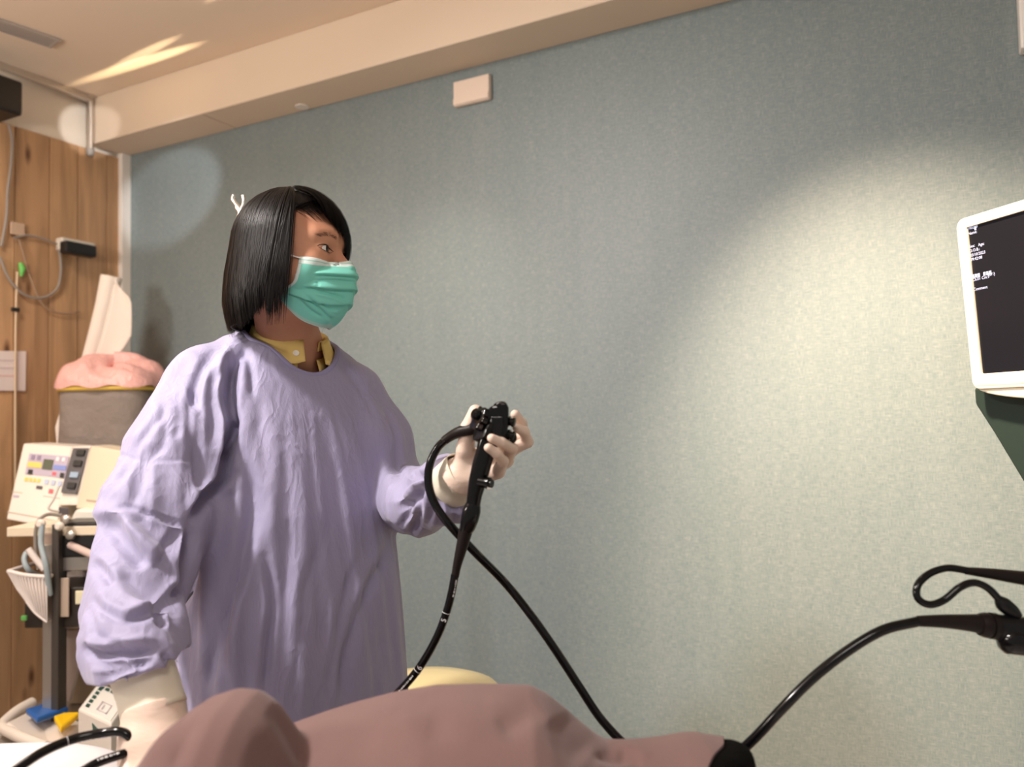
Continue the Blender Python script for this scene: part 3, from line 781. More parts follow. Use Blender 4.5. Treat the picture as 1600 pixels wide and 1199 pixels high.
du = np.gradient(MG, axis=1); dv = np.gradient(MG, axis=0); mn = np.cross(du, dv); mn /= np.linalg.norm(mn, axis=2)[:, :, None] + 1e-9
if (mn[60, 48] @ np.array([0, 1, 0])) < 0: mn = -mn
vv = np.linspace(0, 1, NVv)[:, None]; uu = np.linspace(-1, 1, 97)[None, :]
disp = np.zeros((NVv, 97)); mid = np.clip((1 - np.abs(uu)) * 4, 0, 1) 
for v0, am_ in ((.27, .0042), (.46, .0045), (.64, .0042)):
    # each pleat: cloth steps inwards just below v0
    s_ = (vv - v0 - .03 * np.abs(uu) ** 2 * (v0 - .3)); disp += am_ * np.where(s_ < 0, np.exp(-(s_ / .07) ** 2), -.6 * np.exp(-(s_ / .025) ** 2)) * (.35 + .65 * mid)
MG = MG + mn * disp[:, :, None]
MGw = hw(MG.reshape(-1, 3))
def pushout(P_, off):
    P_ = np.array(P_)
    for i in range(len(P_)):
        co, n_, ix, ds = HT.find_nearest(Vector(P_[i]))
        co, n_ = np.array(co), np.array(n_); c_ = HC - HF * .02
        if n_ @ (co - c_) < 0: n_ = -n_
        if (P_[i] - co) @ n_ < off: P_[i] = co + n_ * off
    return P_
MGw = pushout(MGw, .0022); MGs = MGw.reshape(NVv, 97, 3)
V_m, F_m = grid_vf(MGw.reshape(NVv, 97, 3))
# crumple strokes in photo coordinates
Vm = np.array(V_m); Qm = np.array(F_m); Nm = vnormals(Vm, Qm)
if (Nm[60 * 97 + 30] @ CV) > 0: Nm = -Nm; Qm = Qm[:, ::-1]
def zm(*pts): return [(430 + x / 7.053, 360 + y / 7.053) for x, y in pts]
Vm = strokes(Vm, Nm, [
  (zm((330, 700), (430, 800), (560, 930), (640, 1000)), 2.6, .0035, -.7),
  (zm((260, 750), (380, 870), (520, 960)), 2.6, .0030, -.7),
  (zm((430, 665), (560, 690), (700, 730), (790, 780)), 2.8, .0035, .6),
  (zm((420, 550), (600, 545), (760, 555), (870, 570)), 1.8, .0022, -.6),
  (zm((500, 800), (600, 860), (700, 880)), 2.2, .0018, .6),
  (zm((880, 580), (905, 650), (915, 700)), 2.2, .0025, .5),
  (zm((600, 930), (680, 990), (760, 960)), 2.2, .002, .5),
  (zm((450, 570), (470, 600), (440, 640)), 1.6, .0018, .5)])
Vm = relax(Vm, Qm, 2, .25)
M_mask = mat('mint_mask_cloth', (.20, .63, .53), .65, .3, bump=((700, 700, 700), .15, .0003)); M_maskw = mat('mask_edge_white', (.68, .78, .76), .6, .3); M_maskg = mat('mask_edge_green', (.36, .60, .52), .65, .3)
fm = qmesh('face_mask', Vm, Qm, [M_mask, M_maskw, M_maskg], woman)
mi = np.zeros(len(Qm), 'i')
for i in range(NVv - 1):
    for j_ in range(96):
        k = i * 96 + j_; v_ = i / (NVv - 1); u_ = abs(2 * j_ / 95 - 1)
        if v_ < .035 or .055 < v_ < .085: mi[k] = 1
        elif v_ < .115: mi[k] = 2 if v_ < .055 or v_ > .10 else 1
        elif v_ > .985: mi[k] = 1
        elif v_ > .93: mi[k] = 2
        elif u_ > .975: mi[k] = 1
        elif u_ > .93 and v_ > .6: mi[k] = 2
fm.data.polygons.foreach_set('material_index', mi); solidify(fm, .0012)
tag(fm, 'mint green pleated face mask with white top edge')
M_loop = mat('white_elastic', (.85, .82, .80), .6)
for s in (-1, 1):
    a = hl(MGs[3, 0 if s < 0 else 96]).astype(float); b = hl(MGs[-4, 0 if s < 0 else 96]).astype(float)
    cpts = [a + [0, .003, 0], a + np.array([s * .006, -.016, .006]), (s * .0755, .012, -.006), (s * .083, -.012, .004), (s * .088, -.030, -.010), (s * .083, -.022, -.035), (s * .070, -.006, -.055), b + np.array([s * .003, 0, 0])]
    tube('ear_loop', pushout(crom(np.array([hw(np.asarray(p)) for p in cpts]), 40), .0014), .0013, M_loop, fm, 6)

# ---- shirt collar
CN = NK + ZZ * 1.280
def collar(a0, a1, name, n=40):
    G = []
    for i in range(n):
        a = a0 + (a1 - a0) * i / (n - 1); back = .5 - .5 * cos(a)       # a: 0 = front, pi = back (sign: + her right)
        dr = -TL * sin(a) + TF * cos(a); f_ = 1 - back
        tip = max(0, 1 - abs(i if a0 < a1 else 0) / 9)
        r_in = .0575 + .006 * back; ztop = .010 + .046 * back; 
        row = []
        leaf = .032 + .012 * min(1, max(0, 1 - abs(abs(a) - radians(34)) / .5))
        for t in np.linspace(0, 1, 9):
            if t < .25:      # stand
                u = t / .25; r_ = r_in - .003 * (1 - u); z = ztop - .016 * (1 - u)
            elif t < .4: u = (t - .25) / .15; r_ = r_in + .005 * sin(pi / 2 * u); z = ztop + .003 * sin(pi * u)
            else: u = (t - .4) / .6; r_ = r_in + .005 + (.009 + .012 * back) * u ** 1.1; z = ztop - leaf * u
            row.append(CN + TF * .006 + dr * r_ + ZZ * z)
        G.append(row)
    G = np.array(G); V, Fc = grid_vf(G); V = V + rng.normal(0, .0003, V.shape)
    o = mesh('collar', V, Fc, M_shirt, shirt); solidify(o, .0022); return G
sV, sF = [], []
rings = []
for r_, z in ((.058, .0), (.062, -.012), (.066, -.03)):
    rings.append([CN + (-TL * sin(a) + TF * cos(a)) * r_ + ZZ * (z + .02 * (-cos(a)) * (1 if z > -.04 else .3)) for a in np.linspace(radians(20), radians(340), 50)])
V, Fc = grid_vf(np.array(rings)); shirt = mesh('shirt', V, Fc, M_shirt, woman); solidify(shirt, .002); tag(shirt, 'yellow buttoned shirt collar')
G1 = collar(radians(180), radians(13), 'r'); G2 = collar(radians(-180), radians(-22), 'l')
bp_ = G1[36][6]; dn = -TL * sin(radians(26)) + TF * cos(radians(26)) + ZZ * .4
lathe('button', [(0, .0048), (.0012, .0055), (.0022, .005), (.0018, .003)], bp_ + dn * .0015, dn, M_btn, shirt, 18)

# trousers and shoes (hidden behind the bed in the photograph)
M_tr = mat('dark_trousers', (.03, .035, .05), .8); M_sh = mat('white_clog', (.7, .68, .65), .4)
tr = lambda P_: np.maximum(np.minimum.reduce([chain(P_, [(*tw(.085 * s, 0, .82), .10), (*tw(.09 * s, .01, .44), .075), (*tw(.09 * s, -.01, .12), .058)]) for s in (-1, 1)]), .12 - P_[:, 2])
tv, tq = nets(tr, rng_ax(-1.4, -.6, .012), rng_ax(.75, 1.45, .012), rng_ax(.08, .94, .012)); qmesh('trousers', tv, tq, M_tr, woman)
for s in (-1, 1):
    c0 = tw(.09 * s, -.02, .045); c1 = tw(.095 * s, .15, .035)
    sv, sq = nets(lambda P_: np.maximum(smin(rc(P_, c0, c1, .045, .042), rc(P_, c0, c0 + ZZ * .06, .042, .038), .02), -P_[:, 2] + .002),
                  rng_ax(min(c0[0], c1[0]) - .07, max(c0[0], c1[0]) + .07, .006), rng_ax(min(c0[1], c1[1]) - .07, max(c0[1], c1[1]) + .07, .006), rng_ax(-.01, .16, .006))
    qmesh('shoe', sv, sq, M_sh, woman)
# ================================================================== GLOVED HANDS
def JJ(px, py, d, r): return (*pt(px, py, d).astype('f'), r)
def hand(name, fingers, palm, extra, lo_, hi_, label, res=.0015, kf=.0022, kp=.012):
    def f(P_):
        d = None
        for p, q in palm:
            e = rc(P_, p[:3], q[:3], p[3], q[3]); d = e if d is None else smin(d, e, kp)
        base = d
        for fg in fingers:
            e = smin(base, chain(P_, fg, .003), .006); d = np.minimum(d, e)
        for g in extra: d = g(P_, d)
        return d
    V, Q = nets(f, *[np.arange(a, b, res) for a, b in zip(lo_, hi_)]); V = relax(V, Q, 1, .4)
    o = qmesh(name, V, Q, M_glove, woman); tag(o, label); return o
def bounds(pts, m=.03):
    A_ = np.array([p[:3] for p in pts]); return A_.min(0) - m, A_.max(0) + m
# left hand (photo right): ring and little finger close round the grip, index and middle on the valves, thumb behind
Wl = JJ(716, 748, 1.163, .024)
fing = [
 [JJ(789, 694, 1.168, .0098), JJ(819, 680, 1.168, .0082), JJ(815, 661, 1.150, .0074), JJ(805, 648, 1.132, .0068)],
 [JJ(793, 706, 1.155, .0100), JJ(824, 691, 1.145, .0084), JJ(819, 675, 1.130, .0074), JJ(808, 669, 1.118, .0068)],
 [JJ(791, 719, 1.140, .0098), JJ(800, 701, 1.103, .0078), JJ(784, 692, 1.076, .0068), JJ(768, 685, 1.068, .0061)],
 [JJ(778, 737, 1.128, .0096), JJ(786, 721, 1.096, .0074), JJ(776, 708.5, 1.071, .0066), JJ(763, 700, 1.064, .0060)],
 [JJ(726, 728, 1.150, .0160), JJ(727, 703, 1.135, .0130), JJ(732, 668, 1.122, .0108), JJ(743, 643, 1.117, .0095)]]
palm = [(Wl, f[0]) for f in fing] + [(JJ(745, 738, 1.150, .018), JJ(783, 716, 1.150, .013)), (JJ(735, 722, 1.15, .016), JJ(785, 700, 1.162, .011)), (JJ(700, 764, 1.185, .024), Wl)]
lo_, hi_ = bounds([j for f in fing for j in f] + [Wl, JJ(700, 764, 1.185, 0)], .034)
gl = hand('glove', fing, palm, [lambda P_, d: np.maximum(d, -((P_ - pt(718, 746, 1.163).astype('f')) @ ((lambda v: v / np.linalg.norm(v))(pt(735, 728, 1.15) - pt(704, 761, 1.18))).astype('f')))], lo_, hi_, 'pale latex glove on raised left hand')
def cuff(name, c0, c1, rads, parent, fold=True):
    c0, c1 = pt(*c0), pt(*c1); a = c1 - c0; L_ = np.linalg.norm(a); a /= L_; u = np.cross(a, CV); u /= np.linalg.norm(u); v = np.cross(a, u)
    rows = []; n = 14
    for i in range(n):
        t = i / (n - 1); r_ = np.interp(t, np.linspace(0, 1, len(rads)), rads); row = []
        for k in range(48):
            an = 2 * pi * k / 48; rr = r_ * (1 + .015 * sin(an * 5 + t * 7) + .01 * sin(an * 11))
            row.append(c0 + a * (L_ * t + .002 * sin(an * 2)) + u * cos(an) * rr + v * sin(an) * rr * .82)
        rows.append(row)
    V, Fc = grid_vf(np.array(rows), True); o = mesh(name, V, Fc, M_cuff, parent); solidify(o, .0016); return o
cuff('cuff', (700, 765, 1.187), (727, 735, 1.153), [.0325, .0345, .0345, .0335, .0315], gl)
# right hand (photo left): palm down, closed on the insertion tube
Wr = JJ(241, 1108, 1.03, .032)
fr = [
 [JJ(206, 1196, .985, .0135), JJ(190, 1232, .955, .0115), JJ(206, 1252, .965, .0100), JJ(222, 1240, .985, .0090)],
 [JJ(228, 1208, .975, .0135), JJ(216, 1252, .945, .0118), JJ(230, 1270, .958, .0102), JJ(244, 1256, .98, .0092)],
 [JJ(252, 1210, .975, .0130), JJ(246, 1252, .945, .0112), JJ(258, 1268, .960, .0098), JJ(270, 1252, .98, .0088)],
 [JJ(272, 1202, .985, .0120), JJ(272, 1240, .96, .0100), JJ(282, 1252, .972, .0088), JJ(288, 1238, .985, .0080)],
 [JJ(214, 1150, 1.02, .0190), JJ(203, 1176, 1.005, .0150), JJ(199, 1204, .992, .0112), JJ(206, 1226, .985, .0098)]]
pr_ = [(Wr, f[0]) for f in fr] + [(JJ(222, 1160, 1.0, .022), JJ(262, 1165, 1.0, .021)), (JJ(236, 1060, 1.045, .032), Wr), (JJ(215, 1150, 1.01, .021), JJ(262, 1135, 1.02, .024))]
lo_, hi_ = bounds([j for f in fr for j in f] + [Wr, JJ(236, 1060, 1.045, 0)], .045)
gr = hand('glove', fr, pr_, [lambda P_, d: np.maximum(d, -((P_ - pt(241, 1106, 1.031).astype('f')) @ ((lambda v: v / np.linalg.norm(v))(pt(242, 1130, 1.02) - pt(238, 1085, 1.037))).astype('f')))], lo_, hi_, 'pale latex glove on lowered right hand', res=.0018)
cuff('cuff', (214, 1022, 1.060), (243, 1118, 1.027), [.0365, .0405, .0405, .0405, .0415], gr)

# ================================================================== ENDOSCOPE
M_blk = mat('gloss_black', (.003, .003, .0035), .14, .35)
M_blk2 = mat('satin_black', (.005, .005, .0055), .32, .3)
M_rub = mat('brown_black_rubber', (.009, .0055, .005), .45, .22)
M_prt = mat('white_print', (.80, .80, .80), .5)
M_chr = mat('chrome', (.75, .73, .70), .15, metal=1)
es = empty('endoscope', pt(760, 690, 1.10)); tag(es, 'black flexible endoscope held in both gloved hands, its tubes looping across the wall', 'endoscope')
top_, bot_ = pt(777, 640, 1.10), pt(735, 830, 1.10)
EA = top_ - bot_; EA /= np.linalg.norm(EA); EC = -CV - EA * (-CV @ EA); EC /= np.linalg.norm(EC); EB = np.cross(EA, EC)
if EB @ CR < 0: EB = -EB
def epx(px, py, dz=0): return pt(px, py, 1.10) + EC * dz
PX = 1.10 / FOC
def eloft(name, secs, m, parent, seg=28, pw=2.0, sharp=40):     # secs: (px, py, half-width px, depth ratio)
    V = []; Fc = []
    for px, py, hw_, dr in secs:
        c = epx(px, py)
        for k in range(seg):
            a = 2 * pi * k / seg; ca, sa = cos(a), sin(a); s_ = (abs(ca) ** pw + abs(sa) ** pw) ** (-1 / pw)
            V.append(c + EB * ca * s_ * hw_ * PX + EC * sa * s_ * hw_ * PX * dr)
    for i in range(len(secs) - 1):
        for j in range(seg):
            k = (j + 1) % seg; Fc.append((i * seg + j, i * seg + k, (i + 1) * seg + k, (i + 1) * seg + j))
    Fc += [tuple(range(seg - 1, -1, -1)), tuple((len(secs) - 1) * seg + j for j in range(seg))]
    o = mesh(name, V, Fc, m, parent, True, sharp); fixn(o); return o
eloft('grip', [(739, 792, 11, 1), (742, 772, 12, 1), (747, 750, 14.5, 1), (753, 725, 15, 1), (760, 702, 15.5, 1), (766, 684, 17, 1.0), (772, 672, 17, .9)], M_blk, es, pw=3)
hd = prism('control_housing', [epx(*p, -.015) for p in ((762, 641), (768, 634), (776, 633), (781, 628), (791, 629), (795, 637), (795, 652), (793, 678), (786, 690), (764, 690), (757, 676), (759, 655))], EC * .032, M_blk, es, .0035)
prism('top_cap', [epx(*p, -.011) for p in ((770, 634), (774, 629), (783, 627), (790, 628), (794, 634), (792, 640), (772, 641))], EC * .024, M_blk, hd, .003)
prism('face_plate', [epx(*p, .017) for p in ((768, 650), (786, 650), (788, 662), (784, 684), (770, 684))], EC * .0035, M_blk2, hd, .0015)
for x in (771, 782): box('switch_label', epx(x, 651.5, .0195), (.0045, .0018, .0006), M_prt, hd, 0, ax=(EB, EA, EC))
def knob(name, c, ax_, r, th, lobes, m, parent):
    ax_ = ax_ / np.linalg.norm(ax_); u = np.cross(ax_, EA); u /= np.linalg.norm(u); v = np.cross(ax_, u); V = []; n = 60
    for z, s in ((0, .86), (.12, 1), (.88, 1), (1, .86)):
        for k in range(n):
            a = 2 * pi * k / n; rr = r * s * (1 + .11 * cos(lobes * a)); V.append(c + ax_ * (z - .5) * th + u * cos(a) * rr + v * sin(a) * rr)
    Fc = [(i * n + k, i * n + (k + 1) % n, (i + 1) * n + (k + 1) % n, (i + 1) * n + k) for i in range(3) for k in range(n)]
    Fc += [tuple(range(n - 1, -1, -1)), tuple(3 * n + k for k in range(n))]
    o = mesh(name, V, Fc, m, parent, True, 35); fixn(o); return o
kx_ = -EB * .86 + EC * .45 + EA * .25
knob('angulation_wheel', epx(757, 668, .004), kx_, .0205, .012, 5, M_blk2, es)
knob('angulation_wheel', epx(750, 654, .010), kx_, .0165, .010, 6, M_blk, es)
lathe('brake_knob', [(0, .0075), (.006, .0075), (.008, .005)], epx(747, 648, .013), kx_, M_blk, es, 20)
for (x, y) in ((797, 658), (797, 679)):
    lathe('valve', [(0, .0075), (.004, .0075), (.0045, .0055), (.008, .0055), (.0085, .0068), (.011, .0068), (.012, .005)], epx(x - 5, y, .004), EB + EC * .25, M_blk, es, 20)
tube('valve_guard', [epx(790, 690, .004), epx(799, 690, .006), epx(804, 686, .006), epx(803, 679, .005)], .0032, M_blk, es, 8, n=16)
lathe('lens_screw', [(0, .0026), (.001, .0026), (.0014, .0015)], epx(785, 634, .0132), EC, M_chr, hd, 12)
lathe('biopsy_port', [(0, .0075), (.012, .0068), (.0122, .0082), (.016, .0082), (.0162, .0055), (.020, .0055)], epx(750, 752, .008), EB * .85 + EA * .1 + EC * .5, M_blk, es, 20)
lathe('port_ring', [(0, .0050), (.0012, .0054), (.0016, .0030), (.0004, .0028)], epx(764.5, 756, .018), EB * .5 + EC * .9, M_chr, es, 16)
eloft('collar', [(727, 832, 10, 1), (730, 826, 12, 1), (734, 812, 14, 1), (737, 798, 14.5, 1), (739, 790, 12.5, 1), (740, 786, 11, 1)], M_blk, es, pw=2.4)
def bp(pts): return [pt(*p) for p in pts]
bt = [(728, 828, 1.10), (724, 845, 1.10), (719, 865, 1.10), (714, 885, 1.10), (711, 902, 1.10)]
tube('boot', bp(bt), [.0098, .0088, .0074, .0060, .0054], M_rub, es, 16, n=14)
ins = [(711, 898, 1.10), (706, 925, 1.10), (698, 956, 1.10), (684, 993, 1.10), (664, 1030, 1.105), (640, 1063, 1.11), (600, 1103, 1.12), (540, 1145, 1.12), (450, 1185, 1.10), (350, 1205, 1.06), (280, 1205, 1.02), (236, 1188, .995), (206, 1155, .985), (188, 1144, .985), (160, 1146, .985), (120, 1154, .975), (80, 1169, .955), (44, 1190, .93), (0, 1225, .90), (-60, 1290, .86), (-60, 1380, .86), (20, 1340, .88), (90, 1240, .92), (140, 1199, .95), (188, 1180, .975), (225, 1172, .99)]
it = tube('insertion_tube', bp(ins), .0056, M_blk, es, 14, n=260)
IT = crom(np.array(bp(ins)), 2600)
def atpx(px, py):
    x, y, d = proj(IT); return int(np.argmin((x - px) ** 2 + (y - py) ** 2))
def band(px, py, L_=2, r=.0058, arc=None):
    i = atpx(px, py); P_ = IT[i:i + L_ + 1]; o = tube('depth_mark', P_, r, M_prt, it, 16); return i
for p in ((697, 957), (651, 1046), (105, 1158)): band(*p, L_=2)
def dashes(p0, p1, n, side):     # little printed characters along the tube, facing the camera
    i0, i1 = atpx(*p0), atpx(*p1); V = []; Fc = []
    for k in range(n):
        t = (k + random.random() * .4) / n; i = int(i0 + (i1 - i0) * t); c = IT[i]; T_ = IT[i + 3] - c; T_ /= np.linalg.norm(T_); o = -CV - T_ * (-CV @ T_); o /= np.linalg.norm(o); s_ = np.cross(T_, o)
        an = side; nrm = o * cos(an) + s_ * sin(an); tg = np.cross(T_, nrm); c2 = c + nrm * .00575; a_, b_ = T_ * random.uniform(.0005, .0012), tg * random.uniform(.0006, .0014)
        j0 = len(V); V += [c2 - a_ - b_, c2 + a_ - b_, c2 + a_ + b_, c2 - a_ + b_]; Fc.append((j0, j0 + 1, j0 + 2, j0 + 3))
    tag(mesh('printed_marks', V, Fc, M_prt, it, False), kind='stuff')
dashes((708, 905), (703, 932), 11, -.6); dashes((645, 1053), (625, 1080), 12, .2); dashes((178, 1143), (120, 1153), 8, -.9); dashes((185, 1180), (150, 1195), 10, -.9)
def numeral(txt, px, py, sz):
    i = atpx(px, py); c = IT[i]; T_ = IT[i + 4] - c; T_ /= np.linalg.norm(T_); o = -CV - T_ * (-CV @ T_); o /= np.linalg.norm(o); s_ = np.cross(o, T_)
    return textmesh('numeral', txt, c + o * .0060, -T_ , o, sz, M_prt, it)
def textmesh(name, txt, c, xdir, nrm, size, m, parent, align='CENTER', extrude=0):
    cu = bpy.data.curves.new('t', 'FONT'); cu.body = txt; cu.size = size; cu.align_x = align; cu.align_y = 'CENTER'; cu.extrude = extrude; cu.resolution_u = 3
    to = bpy.data.objects.new('t', cu); COL.objects.link(to); dg = bpy.context.evaluated_depsgraph_get(); me = bpy.data.meshes.new_from_object(to.evaluated_get(dg)); bpy.data.objects.remove(to)
    X = np.asarray(xdir, float); X /= np.linalg.norm(X); Z = np.asarray(nrm, float); Z = Z - X * (Z @ X); Z /= np.linalg.norm(Z); Y = np.cross(Z, X)
    co = np.array([v.co[:] for v in me.vertices]) if len(me.vertices) else np.zeros((1, 3))
    V = np.asarray(c) + co[:, :1] * X + co[:, 1:2] * Y + co[:, 2:3] * Z
    Fc = [tuple(p.vertices) for p in me.polygons]; bpy.data.meshes.remove(me)
    return mesh(name, V, Fc, m, parent, False)
numeral('5', 694, 968, .010); numeral('6', 655, 1040, .011)
# universal cord
lb = [(742, 668, 1.112), (733, 672, 1.115), (718, 675, 1.12), (704, 682, 1.13), (694, 689, 1.135)]
tube('cord_boot', bp(lb), [.0085, .0082, .0078, .0070, .0064], M_rub, es, 14, n=16)
uc = [(697, 687, 1.133), (684, 700, 1.14), (673, 722, 1.14), (669, 748, 1.14), (674, 775, 1.135), (688, 802, 1.13), (712, 831, 1.13), (745, 866, 1.14), (790, 912, 1.17), (830, 962, 1.16), (868, 1016, 1.15), (905, 1073, 1.14), (940, 1125, 1.13), (985, 1172, 1.11), (1030, 1205, 1.08), (1085, 1212, 1.04), (1130, 1194, 1.01), (1175, 1158, .99), (1220, 1110, .98), (1270, 1060, .98), (1325, 1017, .98), (1380, 985, .98), (1436, 971, .98)]
tube('universal_cord', bp(uc), [.0060] * 6 + [.0062] * 8 + [.0063] * 9, M_blk, es, 14, n=180)
tube('connector_boot', bp([(1434, 971, .98), (1470, 971, .98), (1505, 973, .98), (1530, 975, .98)]), [.0066, .0080, .0098, .0116], M_rub, es, 20, n=16)
cdir = pt(1600, 983, .98) - pt(1530, 975, .98)
lathe('connector_ring', [(0, .0130), (.006, .0152), (.011, .0152), (.0112, .0138), (.013, .0138), (.0132, .0158), (.020, .0158), (.0202, .0150)], pt(1530, 976, .98), cdir, M_rub, es)
lathe('connector_body', [(0, .0156), (.01, .0158), (.09, .0160), (.092, .013), (.12, .013)], pt(1556, 980, .98), cdir, M_blk2, es)
lathe('connector_port', [(0, .002), (.004, .012), (.01, .0165), (.034, .0165), (.036, .014)], pt(1560, 999, .975), cdir, M_blk, es)
# second lead with its plug
cb = empty('suction_lead', pt(1500, 905, 1.0)); tag(cb, 'thin black lead making an open loop above the endoscope connector', 'cable')
tube('lead', bp([(1512, 892, 1.0), (1480, 888, 1.0), (1452, 897, .995), (1434, 915, .99), (1434, 935, .985), (1452, 945, .98), (1475, 938, .98), (1500, 918, .98), (1522, 911, .98), (1543, 919, .98), (1562, 938, .98)]), .0046, M_blk, cb, 12, n=90)
tube('lead_boot', bp([(1508, 892, 1.0), (1550, 897, 1.0), (1600, 904, 1.0), (1660, 912, 1.0)]), [.0046, .0068, .0088, .0100], M_rub, cb, 16, n=16)
tube('plug', bp([(1560, 936, .98), (1566, 943, .98), (1574, 950, .98), (1583, 957, .98), (1590, 964, .98)]), [.0052, .0088, .0092, .0080, .0060], M_blk2, cb, 16, n=14)

# ================================================================== MONITOR
M_bez = mat('cream_monitor_plastic', (.68, .62, .50), .38, .4)
M_scr = mat('screen_glass', (.006, .006, .008), .16, .15, emit=(.35, .40, .6, .010))
M_txt = mat('screen_text', (.2, .2, .25), .5, emit=(.72, .74, 1, .95))
M_arm = mat('dark_green_arm', (.014, .026, .022), .5, .35)
bl = pt(1520, 609, 1.60); mdir = (CR * .248 - VH * .968); mdir = mdir - ZZ * mdir[2]; mdir /= np.linalg.norm(mdir)
dd_ = 1.60
for _ in range(40):
    tl = pt(1493, 345, dd_); dd_ -= ((tl - bl) @ mdir) * .9 / (CV @ mdir) * 1 if abs(CV @ mdir) > .1 else 0
tl = pt(1493, 345, dd_); mup = tl - bl; MH = np.linalg.norm(mup); mup /= MH; mn_ = np.cross(mdir, mup)
if mn_ @ CR > 0: mn_ = -mn_
MW = .44
def mp_(x, y, z=0): return bl + mdir * x + mup * y + mn_ * z
mo = empty('monitor', mp_(MW / 2, 0, -.03)); tag(mo, 'cream framed medical monitor on a dark green arm, its black screen with small white text', 'monitor')
def rrect(x0, y0, x1, y1, r, z, n=6):
    P_ = []
    for cx, cy, a0 in ((x1 - r, y1 - r, 0), (x0 + r, y1 - r, 90), (x0 + r, y0 + r, 180), (x1 - r, y0 + r, 270)):
        for k in range(n): a = radians(a0 + 90 * k / (n - 1)); P_.append(mp_(cx + r * cos(a), cy + r * sin(a), z))
    return P_
bz0, bz1, bzt, bzb = .024, .024, .020, .030
fo, fi = rrect(0, 0, MW, MH, .018, 0), rrect(bz0, bzb, MW - bz1, MH - bzt, .002, 0)
fi2, fo2 = rrect(bz0, bzb, MW - bz1, MH - bzt, .002, -.006), rrect(0, 0, MW, MH, .018, -.035)
n = len(fo); V = fo + fi + fi2 + fo2; Fc = []
for a, b in ((0, 1), (1, 2), (3, 0)):
    for k in range(n): Fc.append((a * n + k, a * n + (k + 1) % n, b * n + (k + 1) % n, b * n + k))
Fc.append(tuple(3 * n + k for k in range(n)))
bzl = mesh('bezel', V, Fc, M_bez, mo, False); fixn(bzl); bevel(bzl, .002)
prism('screen', [mp_(bz0 - .001, bzb - .001, -.005), mp_(MW - bz1 + .001, bzb - .001, -.005), mp_(MW - bz1 + .001, MH - bzt + .001, -.005), mp_(bz0 - .001, MH - bzt + .001, -.005)], -mn_ * .004, M_scr, mo, 0)
# chin that bulges below the bezel
cp = [mp_(.004, .006, -.004)] + [mp_(.004 + (MW - .008) * t, .006 - .032 * sin(pi * t) ** .45, -.004) for t in np.linspace(.02, .98, 24)] + [mp_(MW - .004, .006, -.004)]
prism('chin', cp, -mn_ * .03, M_bez, mo, .003)
prism('chin_line', [mp_(.01, .0065, .0005), mp_(MW - .01, .0065, .0005), mp_(MW - .01, .0085, .0005), mp_(.01, .0085, .0005)], -mn_ * .001, mat('bezel_groove', (.55, .46, .33), .5), mo, 0)
scr = [o for o in mo.children if o.name.startswith('screen')][0]
def stx(px, py):       # photo point -> monitor plane coordinates
    r = pt(px, py, 1) - CAM; t = ((bl - CAM) @ mn_) / (r @ mn_); q = CAM + r * t - bl; return q @ mdir, q @ mup
for txt, px, py in (('190250', 1508.5, 358), ('Name:', 1509.5, 366), ('Sex:', 1511.5, 386), ('D.O.B.:', 1512, 393), ('03/10/2023', 1512.5, 400), ('09:42:08', 1513.5, 406.5), ('(0/1)', 1541, 430), ('Ch.01 Cm:1', 1516.5, 438), ('Comment', 1518, 453)):
    x, y = stx(px, py); textmesh('screen_text', txt, mp_(x, y, -.0047), mdir, mn_, .0082, M_txt, scr, 'LEFT')
x, y = stx(1524, 383.5); textmesh('screen_text', 'Age:', mp_(x + .002, y, -.0047), mdir, mn_, .0082, M_txt, scr, 'LEFT')
def blk(px, py, w_, h_): 
    x, y = stx(px, py); prism('cursor_block', [mp_(x, y - h_ / 2, -.0046), mp_(x + w_, y - h_ / 2, -.0046), mp_(x + w_, y + h_ / 2, -.0046), mp_(x, y + h_ / 2, -.0046)], -mn_ * .0002, M_txt, scr, 0)
blk(1519.5, 357.5, .004, .007)
for k in range(7):
    if k == 3: continue
    x, y = stx(1516, 432.5); x += k * .0068
    prism('cursor_block', [mp_(x, y - .0036, -.0046), mp_(x + .0050, y - .0036, -.0046), mp_(x + .0050, y + .0036, -.0046), mp_(x, y + .0036, -.0046)], -mn_ * .0002, M_txt, scr, 0)
# dark arm behind the chin
ma = mo
pa = [pt(1521, 608, 1.62), pt(1524, 630, 1.62), pt(1560, 690, 1.58), pt(1604, 762, 1.54), pt(1700, 900, 1.46)]
x0, y0 = stx(1521, 612)
poly = []
for px, py in ((1521, 606), (1523, 632), (1552, 677), (1600, 757), (1700, 900)):
    r = pt(px, py, 1) - CAM; t = ((mp_(0, 0, -.037) - CAM) @ mn_) / (r @ mn_); poly.append(CAM + r * t)
xe = (poly[-1] - bl) @ mdir; ye = (poly[-1] - bl) @ mup
poly += [mp_(xe + .10, ye, -.037), mp_(xe + .10, .012, -.037)]
prism('arm_shell', poly, -mn_ * .05, M_arm, ma, .006)
lathe('mount', [(0, .05), (.02, .05), (.021, .03), (.05, .03)], mp_(MW * .5, MH * .45, -.036), -mn_, M_arm, ma)
pe = mp_(xe + .05, ye, -.06)
tube('column', [pe + ZZ * .01, (pe[0], pe[1], .05)], .022, M_arm, ma, 20)
box('foot', (pe[0], pe[1], .03), (.40, .40, .05), M_arm, ma, .01)

